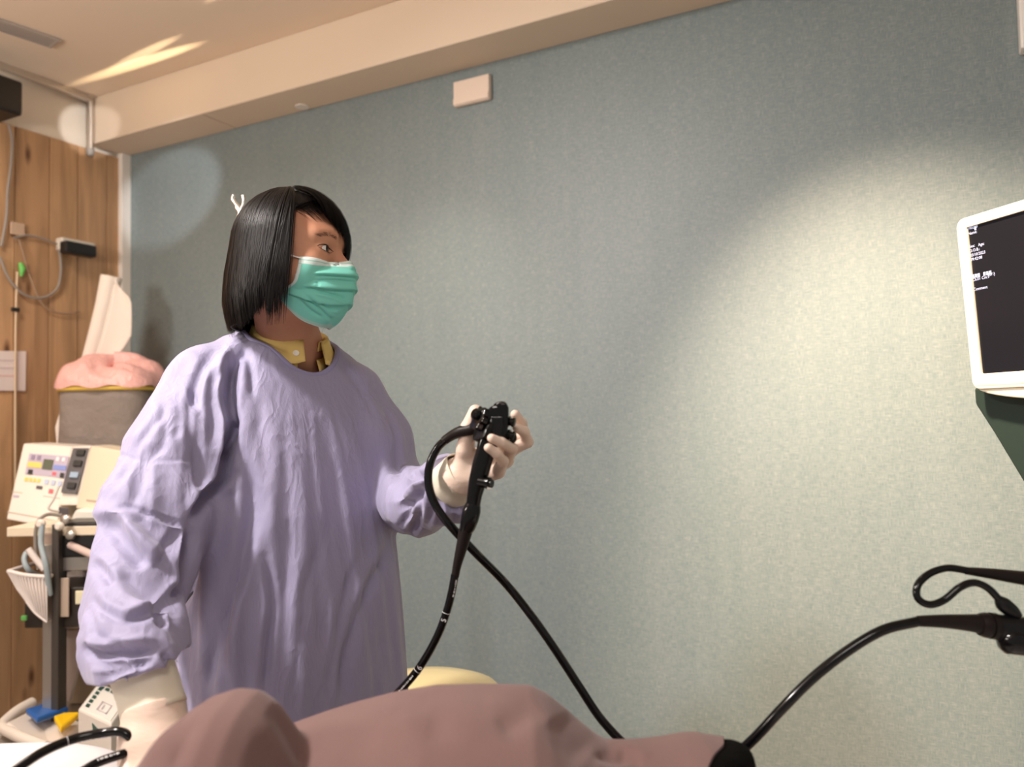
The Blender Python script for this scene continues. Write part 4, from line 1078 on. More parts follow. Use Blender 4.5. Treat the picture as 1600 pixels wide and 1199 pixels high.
# ================================================================== BED AND BLANKET
GO = np.array([0, 0, 0.0])
def bw(s, t, z): return RH * s + VH * t + ZZ * z            # s to the camera's right, t away from it
M_blan = mat('mauve_fleece', (.195, .118, .110), .95, .1, sheen=.15, bump=((420, 420, 420), .5, .0012), noise=(9, (.175, .104, .098)))
M_sheet = mat('white_sheet', (.70, .66, .66), .75, .2, bump=((22, 22, 22), .3, .004))
M_steel = mat('painted_steel', (.60, .58, .55), .4, metal=.3)
bed = empty('hospital_bed', bw(-.05, .62, 0)); tag(bed, 'narrow examination bed under the mauve blanket with a white sheet', 'bed')
Ax = (RH, VH, ZZ)
box('mattress', bw(-.05, .76, .63), (1.90, .56, .10), M_sheet, bed, .03, ax=Ax)
box('bed_frame', bw(-.05, .76, .555), (1.92, .58, .05), M_steel, bed, .006, ax=Ax)
for sx in (-.85, .75):
    for ty_ in (.53, .99): tube('leg', [bw(sx, ty_, .53), bw(sx, ty_, .02)], .02, M_steel, bed, 14)
# ridge heights of the blanket read along the photograph, at their own distances
def ridge(pts, d):
    o = []
    for x, y in pts:
        P_ = pt(x, y, d); o.append((P_ @ RH, P_[2]))
    return np.array(o)
R1 = ridge([(205, 1400), (232, 1260), (248, 1175), (266, 1142), (292, 1112), (330, 1089), (368, 1079), (400, 1083), (425, 1102), (446, 1133), (480, 1190), (520, 1290), (560, 1400)], .80)
R2 = ridge([(250, 1330), (320, 1260), (400, 1170), (450, 1135), (500, 1117), (560, 1098), (620, 1081), (680, 1071), (740, 1071), (790, 1074), (830, 1077), (855, 1090), (880, 1110), (905, 1132), (930, 1152), (950, 1164), (985, 1163), (1010, 1160), (1040, 1156), (1070, 1150), (1095, 1149), (1110, 1153), (1150, 1160)], .90)
s0, s1 = ridge([(215, 1300)], .80)[0, 0], ridge([(1108, 1150)], .90)[0, 0]
ns, nt_ = 260, 150; S_, T_ = np.linspace(s0, s1, ns), np.linspace(.50, 1.075, nt_)
SS, TT = np.meshgrid(np.linspace(0, 1, ns), T_); SS = s0 + ((np.clip(1116 - 420 * (.90 - TT), 1088, 1116) - 800) / FOC * TT - s0) * SS
def bell(t, c, wf, wb):
    u = (t - c); w_ = np.where(u < 0, wf, wb); return 1 / (1 + (np.abs(u) / w_) ** 3.0)
base = .700
h1 = np.interp(SS, R1[:, 0], R1[:, 1]); h2 = np.interp(SS, R2[:, 0], R2[:, 1])
z1 = base + (h1 - base) * bell(TT, .80, .17, .10); z2 = base + (h2 - base) * bell(TT, .90, .22, .11)
kk = .012; hh = np.clip(.5 + .5 * (z1 - z2) / kk, 0, 1); Zb = z2 + (z1 - z2) * hh + kk * hh * (1 - hh)
Zb = np.where(TT > 1.0, Zb - (TT - 1.0) ** 1 * 1.4 * np.clip((TT - 1.0) / .03, 0, 1), Zb)       # hangs over the far edge
Zb = Zb + .0025 * np.sin(SS * 19 + TT * 11) * np.sin(SS * 7 - TT * 23 + 1)
G3 = RH * SS[..., None] + VH * TT[..., None] + ZZ * Zb[..., None]
Vb, Fb = grid_vf(G3); Vb = np.array(Vb); Fb = np.array(Fb); Nb = vnormals(Vb, Fb)
if Nb[:, 2].mean() < 0: Fb = Fb[:, ::-1]; Nb = -Nb
def zb(*pts): return [(560 + x / 2.5, 860 + y / 2.5) for x, y in pts]
Vb = strokes(Vb, Nb, [
 (zb((780, 640), (830, 740), (900, 800)), 26, .006, -.4),
 (zb((540, 700), (640, 640), (700, 600)), 22, .006, -.5),

 (zb((930, 800), (1000, 820), (1050, 810)), 9, .006, .5),
 (zb((1010, 790), (1060, 810), (1100, 850)), 10, .008, -.5),
 (zb((250, 560), (300, 640), (280, 760)), 26, .004, .5),
 ([(430, 1110), (455, 1150), (480, 1199)], 14, .008, .4),
 ([(300, 1120), (280, 1160), (268, 1199)], 16, .006, .5)])
Zq = relax(Vb, Fb, 3, .5)
bln = qmesh('blanket', Zq, Fb, M_blan); tag(bln, 'mauve brown fleece blanket heaped in rounded humps over the bed', 'blanket'); solidify(bln, .006, -1)
# black lined roll where the blanket ends
bh = empty('bolster', pt(1128, 1180, .90)); tag(bh, 'black padded roll poking out of the right end of the mauve blanket', 'bolster')
M_bk = mat('black_plush', (.004, .0035, .0035), .9, .05, bump=((300, 300, 300), .8, .003))
sel = [i for i in range(nt_) if .76 <= T_[i] <= 1.03]
Eg = np.array([Zq[i * ns + ns - 1] for i in sel]) - ZZ * .003; Cc = Eg.mean(0); Cc[2] = .735
Eg = np.vstack([Eg, [Eg[-1] * [1, 1, 0] + ZZ * .71], [Eg[0] * [1, 1, 0] + ZZ * .71]])
Rr = [Cc + (Eg - Cc) * (1 - .0 * k) * cos(a) ** .55 + RH * .040 * sin(a) for k, a in enumerate(np.linspace(0, 1.55, 12))]
V, Fc = grid_vf(np.array(Rr), True); o = mesh('roll', V, Fc, M_bk, bh); fixn(o)
# white rounded pad at the lower left
pd = empty('white_pillow', pt(40, 1240, .98)); tag(pd, 'white rounded pillow at the bottom left corner under the black tube', 'pillow')
pc = pt(-20, 1278, 1.0)
q_ = lambda P_: (lambda L: (np.abs(L[:, 0] / .185) ** 2.6 + np.abs(L[:, 1] / .13) ** 2.6 + np.abs(L[:, 2] / .070) ** 2.2) ** .4 - 1)((P_ - pc.astype('f')) @ np.stack([RH, VH, ZZ], 1).astype('f')) * .06
pv, pq = nets(q_, np.arange(pc[0] - .24, pc[0] + .24, .006), np.arange(pc[1] - .24, pc[1] + .24, .006), np.arange(pc[2] - .09, pc[2] + .09, .006))
qmesh('cushion', pv, pq, M_sheet, pd)

# ================================================================== STOOL AND DRIP STAND BEHIND
M_yel = mat('pale_yellow_vinyl', (.90, .74, .38), .22, .5, coat=.3)
stc = pt(664, 1080, 1.86); stl = empty('stool', (stc[0], stc[1], 0)); tag(stl, 'round stool with glossy pale yellow seat behind the blanket', 'stool')
zt = float(pt(664, 1051, 1.92)[2])
lathe('seat', [(0, .16), (.006, .175), (.03, .18), (.05, .172), (.062, .14), (.070, .09), (.073, .03)], (stc[0], stc[1], zt - .073), (0, 0, 1), M_yel, stl, 48)
lathe('post', [(0, .022), (zt - .16, .022)], (stc[0], stc[1], .09), (0, 0, 1), M_chr, stl)
for k in range(5):
    a = 2 * pi * k / 5 + .3; e = np.array([stc[0] + .23 * cos(a), stc[1] + .23 * sin(a), .055]); l = tube('leg', [(stc[0], stc[1], .10), tuple(e)], [.016, .012], M_chr, stl, 10)
    lathe('caster', [(0, .022), (.022, .022)], e - ZZ * .033 - np.array([.011, 0, 0]), (1, 0, 0), M_blk2, stl, 18)
hkp = pt(376, 335, 1.90); iv = empty('drip_stand', (hkp[0], hkp[1], 0)); tag(iv, 'thin silver drip stand with curled hooks rising behind the head', 'drip stand')
M_silver = mat('silver_tube', (.78, .74, .68), .25, metal=.9)
tube('pole', [(hkp[0], hkp[1], .06), tuple(hkp - ZZ * .01)], .007, M_silver, iv, 12)
for pts_ in ([(376, 338), (374, 326), (368, 318), (364, 311), (366, 305)], [(376, 338), (377, 328), (380, 321), (381, 313), (380, 305)], [(376, 338), (374, 330), (371, 326), (370, 320)]):
    tube('hook', bp([(*p, 1.90) for p in pts_]), .0052, M_silver, iv, 10, n=20)
lathe('hub', [(0, .009), (.02, .011), (.03, .008)], hkp - ZZ * .03, (0, 0, 1), M_silver, iv)
for k in range(4):
    a = pi / 2 * k + .5; tube('leg', [(hkp[0], hkp[1], .07), (hkp[0] + .22 * cos(a), hkp[1] + .22 * sin(a), .025)], .009, M_silver, iv, 10)
# ================================================================== LEFT BACKGROUND
M_beige = mat('beige_equipment', (.80, .68, .52), .4); M_beige2 = mat('pale_equipment', (.80, .72, .64), .4)
M_dk = mat('dark_grey_panel', (.085, .075, .08), .45); M_blackp = mat('black_plastic', (.012, .011, .011), .35)
M_tube = mat('pale_blue_tube', (.38, .45, .48), .35); M_grey = mat('grey_cable', (.30, .26, .23), .6)
M_steel2 = mat('dull_steel', (.48, .44, .40), .32, metal=.8)
def Qd(pts, d): return [pt(x, y, dd) for (x, y), dd in zip(pts, d if np.ndim(d) else [d] * len(pts))]
back = VH * .22
# electrosurgical unit: front, control fields, second column, lower deck
eu = empty('electrosurgical_unit', pt(75, 825, 2.75)); tag(eu, 'cream slanted medical control unit with coloured key fields on the trolley', 'medical unit')
F1 = Qd([(36, 693), (113, 698), (88, 827), (9, 812)], [2.78, 2.78, 2.66, 2.66])
hexa('front_case', F1, [p + back * .65 for p in F1], M_beige2, eu, .006)
def onf(F, u, v, z=0):
    a, b, c, d = F; p = (a * (1 - u) + b * u) * (1 - v) + (d * (1 - u) + c * u) * v; n = np.cross(b - a, d - a); n /= np.linalg.norm(n); n = n if n @ CV < 0 else -n; return p + n * z
def patch(name, F, u0, v0, u1, v1, m, parent, z=.003):
    f = [onf(F, u0, v0, z), onf(F, u1, v0, z), onf(F, u1, v1, z), onf(F, u0, v1, z)]; b = [onf(F, u0, v0, -.002), onf(F, u1, v0, -.002), onf(F, u1, v1, -.002), onf(F, u0, v1, -.002)]
    return hexa(name, f, b, m, parent, 0)
cm = lambda n_, c: mat(n_, c, .4)
lil = cm('key_lilac', (.50, .42, .52)); yl = cm('key_yellow', (.85, .62, .14)); bl_ = cm('key_blue', (.22, .28, .62)); gn = cm('lcd_olive', (.09, .10, .06)); rd = cm('key_red', (.75, .12, .14)); wh = cm('key_white', (.82, .80, .80)); pu = cm('key_violet', (.28, .22, .32)); ltb = cm('key_pale_blue', (.50, .56, .72))
pn = patch('control_panel', F1, .18, .13, .98, .40, lil, eu)
for u0, v0, u1, v1, m_ in ((.24, .15, .31, .21, pu), (.36, .15, .43, .21, pu), (.20, .24, .48, .31, yl), (.50, .19, .70, .32, gn), (.72, .25, .97, .31, bl_), (.74, .15, .80, .20, wh), (.86, .15, .92, .20, wh), (.24, .34, .33, .40, M_blackp), (.72, .34, .80, .38, rd), (.88, .34, .96, .40, M_blackp)):
    patch('key', F1, u0, v0, u1, v1, m_, pn, .005)
for k in range(4): patch('key', F1, .20 + k * .085, .445, .26 + k * .085, .49, yl, pn, .004)
for k in range(3): patch('key', F1, .60 + k * .13, .44, .68 + k * .13, .50, ltb, pn, .004)
patch('key', F1, .46, .53, .58, .57, M_dk, pn, .004); patch('key', F1, .72, .55, .80, .60, rd, pn, .004)
patch('seam', F1, .0, .64, 1, .65, cm('seam_tan', (.50, .40, .32)), eu, .001); patch('seam', F1, .0, .90, 1, .915, cm('seam_tan', (.5, .4, .32)), eu, .001)
patch('nameplate', F1, .04, .68, .16, .71, lil, eu, .002)
F2 = Qd([(113, 698), (142, 697), (121, 790), (90, 790)], [2.78, 2.78, 2.69, 2.69])
hexa('side_column', F2, [p + back * .65 for p in F2], M_beige2, eu, .004)
F2b = Qd([(115, 701), (140, 701), (120, 772), (96, 770)], [2.778, 2.778, 2.70, 2.70])
dkp = patch('dark_panel', F2b, 0, 0, 1, 1, M_dk, eu, .004)
for v, c_ in ((.12, M_blackp), (.36, M_blackp), (.62, cm('pale_blue_plug', (.32, .42, .55))), (.85, M_blackp)): patch('socket', F2b, .35, v - .06, .85, v + .06, c_, dkp, .012)
F3 = Qd([(142, 697), (235, 712), (215, 806), (118, 795)], [2.77, 2.60, 2.52, 2.69])
hexa('side_case', F3, [p + back * .65 for p in F3], M_beige, eu, .005)
patch('vent_slot', F3, .15, .84, .5, .87, cm('seam_tan', (.5, .4, .32)), eu, .001)
F4 = Qd([(118, 796), (215, 800), (213, 826), (106, 816)], 2.62)
pb = hexa('plastic_bag', F4, [p + back * .6 for p in F4], mat('clear_bag', (.86, .82, .74), .25), None, .008); tag(pb, 'crumpled pale plastic bag lying under the cream unit', 'bag')
pv_ = relax(*[np.array(x) for x in ([v.co[:] for v in pb.data.vertices], [[0, 1, 2, 3]])], 0) if False else None
# trolley
tr_ = empty('trolley', (*pt(90, 1160, 2.6)[:2], 0)); tag(tr_, 'steel equipment trolley with square post and shelves behind the gown', 'trolley')
def vpost(name, px, y0, y1, d, w_, parent, m):
    a, b = pt(px, y0, d), pt(px, y1, d); b = np.array([a[0], a[1], b[2]]); c = (a + b) / 2; return box(name, c, (w_, w_, abs(a[2] - b[2])), m, parent, .003, ax=Ax)
pz = pt(80, 850, 2.50)
box('post', (pz[0], pz[1], (pz[2] + .04) / 2), (.034, .034, pz[2] - .04), M_steel2, tr_, .003, ax=Ax)
M_pdk = mat('dark_steel', (.10, .085, .075), .4, metal=.5)
p2 = pt(93, 860, 2.50); box('post', (p2[0], p2[1], .45), (.022, .05, .80), M_pdk, tr_, .003, ax=Ax)
pr2 = pt(240, 860, 2.5); box('post', (pr2[0], pr2[1], .45), (.034, .034, .82), M_steel2, tr_, .003, ax=Ax)
def shelf(y, d, th, x0=72, x1=250, m=M_steel2, dep=.36):
    a, b = pt(x0, y, d), pt(x1, y, d); c = (a + b) / 2 + VH * dep / 2; c[2] = a[2]; return box('shelf', c, (np.linalg.norm(b - a), dep, th), m, tr_, .003, ax=Ax)
shelf(832, 2.5, .03, 10, 250, M_beige); shelf(882, 2.5, .045); shelf(975, 2.5, .03); shelf(1140, 2.5, .03, 0, 250)
for k, (x, y) in enumerate(((66, 818), (95, 822))): lathe('knob', [(0, .012), (.01, .014), (.02, .008)], pt(x, y, 2.47), -VH, M_beige2, tr_, 14)
# dark recorder with knobs
rc_ = empty('black_recorder', pt(140, 870, 2.5)); tag(rc_, 'black equipment box with round knobs under the cream unit', 'equipment box')
box('case', pt(160, 838, 2.58), (.22, .16, .11), M_blackp, rc_, .006, ax=Ax)
for p in ((112, 836, 2.49), (104, 812, 2.49)): lathe('knob', [(0, .014), (.012, .014), (.014, .010)], pt(*p), -VH + ZZ * .1, M_steel2, rc_, 18)
# drawer box
db = empty('dark_drawer_unit', pt(130, 968, 2.5)); tag(db, 'dark brown drawer box with a cream label on the trolley shelf', 'drawer unit')
box('case', pt(160, 935, 2.62), (.36, .25, .125), mat('brown_black_panel', (.030, .022, .018), .4), db, .005, ax=Ax)
box('side_cover', pt(90, 934, 2.485), (.072, .006, .12), mat('tan_cover', (.48, .37, .29), .5), db, .002, ax=Ax)
box('label_holder', pt(126, 934, 2.480), (.032, .006, .042), cm('label_cream', (.80, .74, .52)), db, .003, ax=Ax)
# wire basket
wb = empty('wire_basket', pt(45, 970, 2.45)); tag(wb, 'white wire basket hanging on the left side of the trolley', 'basket')
rim = [(13, 893), (40, 899), (74, 902)]; low = [(42, 940), (56, 958), (74, 972)]
M_wire = mat('white_wire', (.78, .70, .66), .45)
A0, B0 = crom(np.array(bp([(*p, 2.45) for p in rim])), 13), crom(np.array(bp([(*p, 2.45) for p in low])), 13); dv_ = VH * .22
tube('rim', list(A0) + list(A0[::-1] + dv_) + [A0[0]], .0065, M_wire, wb, 8)
V, Fc = grid_vf(np.array([A0, (A0 * .5 + B0 * .5) - ZZ * .006, B0])); o = mesh('liner', V, Fc, mat('basket_liner', (.72, .62, .57), .6), wb); solidify(o, .002)
V, Fc = grid_vf(np.array([A0 + dv_, (A0 * .5 + B0 * .5) - ZZ * .006 + dv_, B0 + dv_])); o = mesh('liner', V, Fc, MATS['basket_liner'], wb); solidify(o, .002)
for k in range(13):
    tube('wire', [A0[k] - VH * .004, (A0[k] + B0[k]) / 2 - ZZ * .006 - VH * .004, B0[k] - VH * .004, B0[k] + dv_, A0[k] + dv_], .0022, M_wire, wb, 6)
tube('wire', B0 - VH * .004, .003, M_wire, wb, 6)
bg = box('green_tag', pt(38, 966, 2.47), (.018, .01, .016), mat('green_clip', (.12, .42, .10), .4), None, .003, ax=Ax); tag(bg, 'little green clip under the wire basket', 'clip')
# hoses
def hose(name, pts_, r, m, label, cat='hose', n=40):
    o = tube(name, bp(pts_), r, m, None, 8, n=n); tag(o, label, cat); return o
hose('blue_hose', [(66, 820, 2.46), (64, 850, 2.45), (72, 885, 2.44), (78, 930, 2.46), (70, 900, 2.55)][:4], .0085, M_tube, 'pale blue hose hanging straight down beside the trolley post')
hose('blue_hose', [(62, 900, 2.56), (46, 893, 2.5), (38, 875, 2.5), (44, 862, 2.52), (56, 868, 2.54)], .0085, M_tube, 'pale blue hose curling over the rim of the wire basket')
hose('grey_lead', [(96, 806, 2.55), (76, 804, 2.53), (62, 812, 2.5), (56, 830, 2.5), (56, 860, 2.5), (60, 890, 2.5)], .006, M_grey, 'dark grey lead dropping from the cream unit', 'cable')
hose('grey_lead', [(92, 760, 2.62), (84, 780, 2.6), (76, 795, 2.58), (92, 800, 2.6)], .004, mat('light_grey_cable', (.6, .55, .52), .5), 'light grey lead curled on the front of the cream unit', 'cable')
hd_ = hexa('adapter_block', Qd([(92, 792), (108, 794), (107, 808), (90, 806)], 2.6), Qd([(92, 792), (108, 794), (107, 808), (90, 806)], 2.64), M_dk, None, .003); tag(hd_, 'small dark plug block on the edge of the cream unit', 'plug')
hn = tube('push_handle', bp([(44, 858, 2.46), (56, 874, 2.46), (70, 890, 2.46)]), .010, M_wire, tr_, 10, n=12)
box('side_bracket', pt(88, 856, 2.52), (.052, .05, .10), mat('tan_bracket', (.40, .30, .25), .5), tr_, .004, ax=Ax)
tube('bracket_bar', bp([(110, 852, 2.50), (150, 870, 2.44)]), .012, mat('pinkish_bar', (.62, .47, .42), .5), tr_, 8)
# drape-like paper between shelves
dp = prism('paper_folder', Qd([(96, 985), (126, 985), (122, 1040), (108, 1098), (88, 1085)], 2.58), VH * .02, mat('grey_paper', (.50, .41, .37), .7), None, .002); tag(dp, 'pinkish grey paper folder standing below the drawer box', 'folder')
dp2 = prism('board', Qd([(122, 975), (200, 985), (200, 1100), (106, 1100)], 2.66), VH * .03, mat('olive_board', (.30, .23, .16), .7), None, .003); tag(dp2, 'tan board leaning behind the white box', 'board')
# foot pedals in their tray
fp = empty('foot_pedal', pt(60, 1135, 2.42)); tag(fp, 'beige double foot pedal with one blue and one yellow plate', 'foot pedal')
FT = Qd([(10, 1118), (58, 1095), (128, 1118), (80, 1165)], [2.36, 2.56, 2.46, 2.26])
def deck(name, F, u0, v0, u1, v1, z0, z1, m, parent, bev=.006):
    q = lambda u, v, z: onf(F, u, v, 0) + ZZ * z
    return hexa(name, [q(u0, v0, z1), q(u1, v0, z1), q(u1, v1, z1), q(u0, v1, z1)], [q(u0, v0, z0), q(u1, v0, z0), q(u1, v1, z0), q(u0, v1, z0)], m, parent, bev)
deck('base', FT, 0, 0, 1, 1, -.05, -.02, M_beige2, fp)
deck('blue_plate', Qd([(40, 1110), (72, 1101), (108, 1108), (58, 1126)], [2.42, 2.52, 2.50, 2.36]), 0, 0, 1, 1, -.012, .006, cm('pedal_blue', (.02, .12, .42)), fp)
deck('yellow_plate', Qd([(84, 1122), (98, 1118), (126, 1116), (95, 1142)], [2.38, 2.42, 2.44, 2.32]), 0, 0, 1, 1, -.012, .008, cm('pedal_yellow', (.90, .55, .01)), fp)
tube('guard', bp([(72, 1168, 2.26), (36, 1154, 2.30), (8, 1140, 2.36), (4, 1132, 2.40), (26, 1112, 2.48), (50, 1098, 2.55)]), .016, M_beige2, fp, 12, n=40)
tb = deck('grey_tray', Qd([(-30, 1140), (40, 1128), (75, 1170), (-40, 1185)], [2.4, 2.5, 2.3, 2.2]), 0, 0, 1, 1, -.05, -.02, mat('tray_grey', (.42, .38, .34), .5), None); tag(tb, 'grey flat tray beside the beige foot pedal', 'tray')
pp = tube('pipe', bp([(110, 1160, 2.30), (150, 1180, 2.2), (230, 1215, 2.1)]), .016, mat('pinkish_bar', (.62, .47, .42), .5), tr_, 10)
# white box with teal strip
wx = empty('white_machine', pt(150, 1190, 2.3)); tag(wx, 'small white box with printed top and a teal strip near its base', 'machine')
T_ = Qd([(122, 1108), (154, 1066), (205, 1088), (174, 1132)], [2.22, 2.38, 2.36, 2.20]); zt_ = np.mean([p[2] for p in T_]); T_ = [onz(*p, zt_) for p in ((122, 1108), (154, 1066), (205, 1088), (174, 1132))]
hexa('case', T_, [p - ZZ * .20 for p in T_], mat('white_case', (.80, .74, .68), .4), wx, .006)
patch('top_plate', [T_[0], T_[1], T_[2], T_[3]], .06, .06, .94, .94, mat('white_plate', (.86, .83, .78), .4), wx, .003)
def deckpatch(u0, v0, u1, v1, m): 
    q = lambda u, v: (T_[0] * (1 - u) + T_[1] * u) * (1 - v) + (T_[3] * (1 - u) + T_[2] * u) * v
    return prism('print', [q(u0, v0) + ZZ * .0035, q(u1, v0) + ZZ * .0035, q(u1, v1) + ZZ * .0035, q(u0, v1) + ZZ * .0035], ZZ * .0006, m, wx, 0)
dkg = cm('print_dark_green', (.03, .09, .07))
for k in range(5): deckpatch(.12 + k * .15, .14, .22 + k * .15, .24, dkg)
for k in range(3): deckpatch(.80, .14 + k * .17, .90, .26 + k * .17, dkg)
lg = cm('print_lilac', (.60, .52, .55)); deckpatch(.16, .45, .18, .75, lg); deckpatch(.16, .45, .45, .48, lg); deckpatch(.43, .45, .45, .75, lg); deckpatch(.16, .73, .45, .75, lg); deckpatch(.22, .55, .38, .58, lg)
fa_, fb_ = T_[0], T_[3]
f_n = np.cross(fb_ - fa_, ZZ); f_n /= np.linalg.norm(f_n); f_n = f_n if f_n @ CV < 0 else -f_n
qq = lambda u, z: fa_ * (1 - u) + fb_ * u - ZZ * z
teal = cm('teal_strip', (.03, .28, .22))
prism('teal_strip', [qq(.10, .098), qq(.98, .118), qq(.98, .150), qq(.10, .120)], f_n * .003, teal, wx, 0)
prism('arrow_mark', [qq(.45, .020), qq(.70, .034), qq(.48, .040)], f_n * .002, dkg, wx, 0)
# hamper with grey bag, yellow rim and pink liner
hc = pt(178, 640, 3.12); hm_ = empty('laundry_hamper', (hc[0], hc[1], 0)); tag(hm_, 'tall hamper with grey fabric bag, yellow rim and pink plastic liner', 'hamper')
M_bag = mat('grey_bag_cloth', (.25, .205, .18), .8, bump=((14, 14, 14), .8, .02))
zr = float(pt(178, 606, 3.12)[2]); zb_ = .48
rows = []
for i in range(22):
    t = i / 21; z = zr - .012 + (zb_ - zr) * t; hw_ = .165 + .02 * t; row = []
    for k in range(56):
        a = 2 * pi * k / 56; s_ = (abs(cos(a)) ** 4 + abs(sin(a)) ** 4) ** -.25
        rr = 1 + (.035 * sin(a * 3 + t * 9) * sin(t * 7) + .02 * sin(a * 7 - t * 14)) * min(1, t * 5)
        row.append(np.array([hc[0], hc[1], z]) + RH * cos(a) * s_ * hw_ * rr + VH * sin(a) * s_ * .14 * rr)
    rows.append(row)
V, Fc = grid_vf(np.array(rows), True); o = mesh('bag', V, Fc, M_bag, hm_); solidify(o, .003)
rm = []
for k in range(57):
    a = 2 * pi * k / 56; s_ = (abs(cos(a)) ** 4 + abs(sin(a)) ** 4) ** -.25; rm.append(np.array([hc[0], hc[1], zr - .006]) + RH * cos(a) * s_ * .168 + VH * sin(a) * s_ * .143)
tube('yellow_rim', rm, .010, mat('rim_yellow', (.86, .58, .10), .4), hm_, 10)
M_pink = mat('pink_plastic', (.84, .46, .42), .35, .5, bump=((18, 18, 18), .9, .02), sss=.05)
rows = []
for i in range(20):
    t = i / 19; row = []
    for k in range(64):
        a = 2 * pi * k / 64; s_ = (abs(cos(a)) ** 3 + abs(sin(a)) ** 3) ** (-1 / 3)
        r_ = 1.10 * cos(t * pi / 2) ** .7 + .001; z = zr - .002 + .105 * sin(t * pi / 2) * (1 + .2 * sin(a * 2 + .6) + .12 * sin(a * 5)) + .006 * sin(a * 9 + t * 12)
        row.append(np.array([hc[0], hc[1], z]) + RH * cos(a) * s_ * .172 * r_ * (1 + .03 * sin(a * 7)) + VH * sin(a) * s_ * .147 * r_)
    rows.append(row)
V, Fc = grid_vf(np.array(rows), True); mesh('pink_liner', V, Fc, M_pink, hm_)
for sx in (-.125, .125):
    for sy in (-.10, .10): tube('leg', [hc[:2].tolist() + [0] + np.zeros(3)][0:0] or [np.array([hc[0], hc[1], zr]) + RH * sx + VH * sy, np.array([hc[0], hc[1], .01]) + RH * sx + VH * sy], .010, M_steel2, hm_, 8)
# rolled paper leaning in the corner
pa_ = bp([(106, 700, 3.17), (122, 630, 3.17), (146, 548, 3.17), (164, 480, 3.18), (174, 433, 3.19)])
M_pap = mat('white_paper', (.84, .74, .66), .7, bump=((30, 30, 30), .15, .004))
rows = []
ct = crom(np.array(pa_), 24)
for i, c in enumerate(ct):
    t = i / 23; r_ = .028 + .012 * t; T2 = ct[min(i + 1, 23)] - ct[max(i - 1, 0)]; T2 /= np.linalg.norm(T2); u = np.cross(T2, VH); u /= np.linalg.norm(u); v = np.cross(T2, u); row = []
    for k in range(34):
        a = 2.3 * pi * k / 33; rr = r_ * (1 - .05 * a / (2 * pi)); row.append(c + u * cos(a + 2.4) * rr + v * sin(a + 2.4) * rr)
    # loose flap to the right
    fl = np.interp(t, [0, .3, .45, .6, .85, .93, 1], [.0, .01, .067, .115, .075, .03, .0]); e0 = row[0]
    row = [e0 + RH * fl * f_ + VH * .01 * sin(f_ * 3) - ZZ * .02 * f_ for f_ in np.linspace(1, .15, 8)] + row; rows.append(row)
V, Fc = grid_vf(np.array(rows)); o = mesh('paper_roll', V, Fc, M_pap); solidify(o, .0025); tag(o, 'tall white paper sheet loosely rolled and leaning in the wooden corner', 'paper roll')
pt2 = prism('paper_tail', Qd([(98, 690), (96, 705), (90, 712), (86, 668), (98, 628), (106, 600), (128, 598), (118, 640), (110, 692)], 3.02), VH * .006, M_pap, None, .001); tag(pt2, 'torn end of white paper hanging beside the grey bag', 'paper')
# things on the wooden wall
def onw(px, py, off=0): p = onx(px, py, XW + .008 + off); return p
wm = empty('wall_remote', onw(122, 388)); tag(wm, 'black handset in a white holder fixed to the wooden wall', 'handset')
a, b = onw(96, 385, .05), onw(145, 388, .05)
box('holder', (XW + .03, (a[1] + b[1]) / 2 + .012, a[2] + .016), (.045, abs(b[1] - a[1]) * 1.08, .05), mat('holder_white', (.74, .68, .60), .4), wm, .006)
box('handset', (XW + .065, (a[1] + b[1]) / 2, a[2] - .002), (.045, abs(b[1] - a[1]), .050), M_blackp, wm, .008)
nt = hexa('paper_notice', [onw(-60, 548, .004), onw(41, 549, .004), onw(40, 611, .004), onw(-60, 610, .004)], [onw(-60, 548), onw(41, 549), onw(40, 611), onw(-60, 610)], mat('notice_paper', (.76, .66, .64), .6), None, 0); tag(nt, 'white paper notice taped to the wooden wall', 'notice')
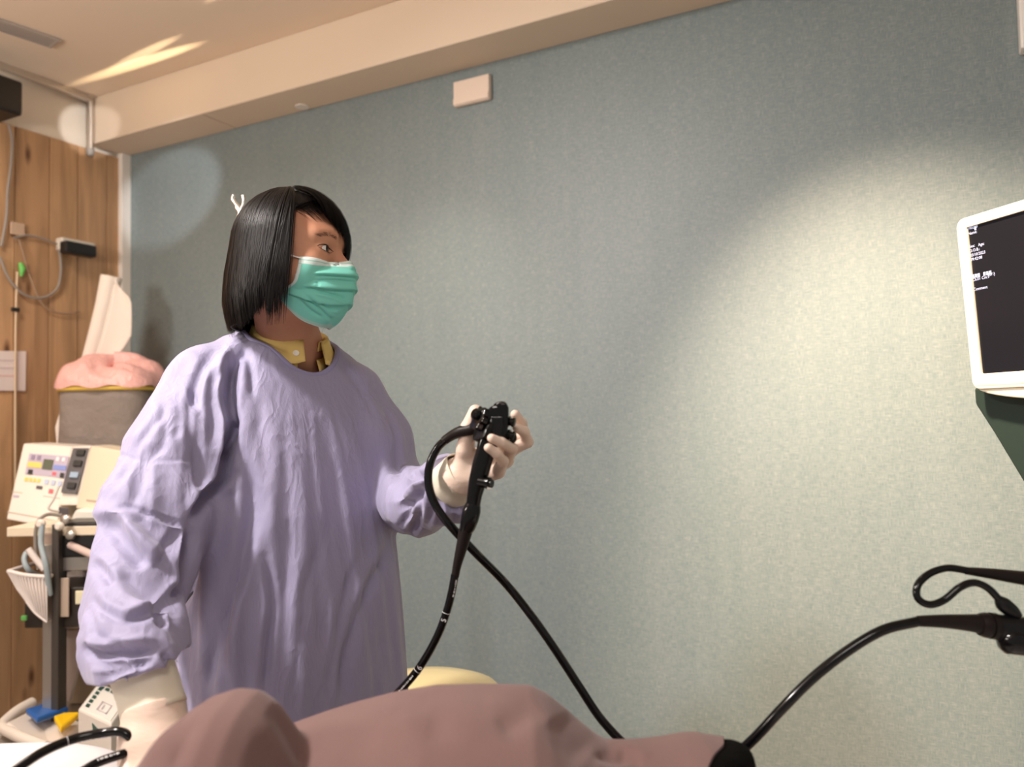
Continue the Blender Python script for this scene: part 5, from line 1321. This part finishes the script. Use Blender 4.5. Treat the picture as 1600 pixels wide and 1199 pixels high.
for k, y in enumerate((562, 574, 586)):
    hexa('text_line', [onw(-20, y, .0046), onw(22, y + .4, .0046), onw(22, y + 2.8, .0046), onw(-20, y + 2.4, .0046)], [onw(-20, y, .004), onw(22, y + .4, .004), onw(22, y + 2.8, .004), onw(-20, y + 2.4, .004)], (cm('faint_print', (.60, .50, .52)) if k < 2 else cm('faint_red', (.74, .50, .46))), nt, 0)
def wcable(name, P_, r, m, label): o = tube(name, [onw(x, y, .012) for x, y in P_], r, m, None, 8, n=50); tag(o, label, 'cable'); return o
wcable('wall_cable', [(14, 195), (19, 220), (17, 260), (12, 300), (10, 340), (2, 385)], .0055, M_grey, 'grey cable running down from the top of the wooden wall')
wcable('wall_cable', [(0, 402), (12, 432), (30, 455), (50, 465), (72, 464), (90, 450), (95, 425), (94, 400), (90, 385)], .005, M_grey, 'grey cable sagging in a wide loop below the black handset')
wcable('wall_cable', [(22, 372), (40, 368), (60, 371), (85, 380), (96, 384)], .004, M_grey, 'thin lead from the small socket to the black handset')
wcable('wall_cable', [(30, 375), (50, 440), (70, 480), (100, 490), (125, 487)], .003, mat('tan_cable', (.38, .25, .17), .6), 'thin tan wire drooping across the wooden wall')
wcable('wall_cable', [(27, 425), (25, 484), (24, 560), (24, 700), (24, 800)], .004, mat('cream_wire', (.66, .50, .34), .6), 'cream wire hanging straight down past the paper notice')
so = box('wall_socket', onw(27, 358, .006), (.010, .055, .05), mat('socket_tan', (.55, .38, .27), .5), None, .003); tag(so, 'small flat tan socket plate on the wooden wall', 'socket')
gt = tube('green_tab', [onw(32, 411, .014), onw(35, 420, .016), onw(33, 432, .014)], [.008, .013, .005], mat('green_plastic', (.14, .50, .10), .4), None, 8); tag(gt, 'small bright green tab hanging on the wooden wall', 'tab')
ck = box('black_clip', onw(24, 484, .014), (.012, .030, .016), M_blackp, None, .003); tag(ck, 'tiny black clip on the wire on the wooden wall', 'clip')
sp = box('wall_speaker', onx(-18, 150, XW + .09), (.16, .16, .13), M_blackp, None, .01); tag(sp, 'black box mounted above the wooden wall at the left edge', 'speaker')
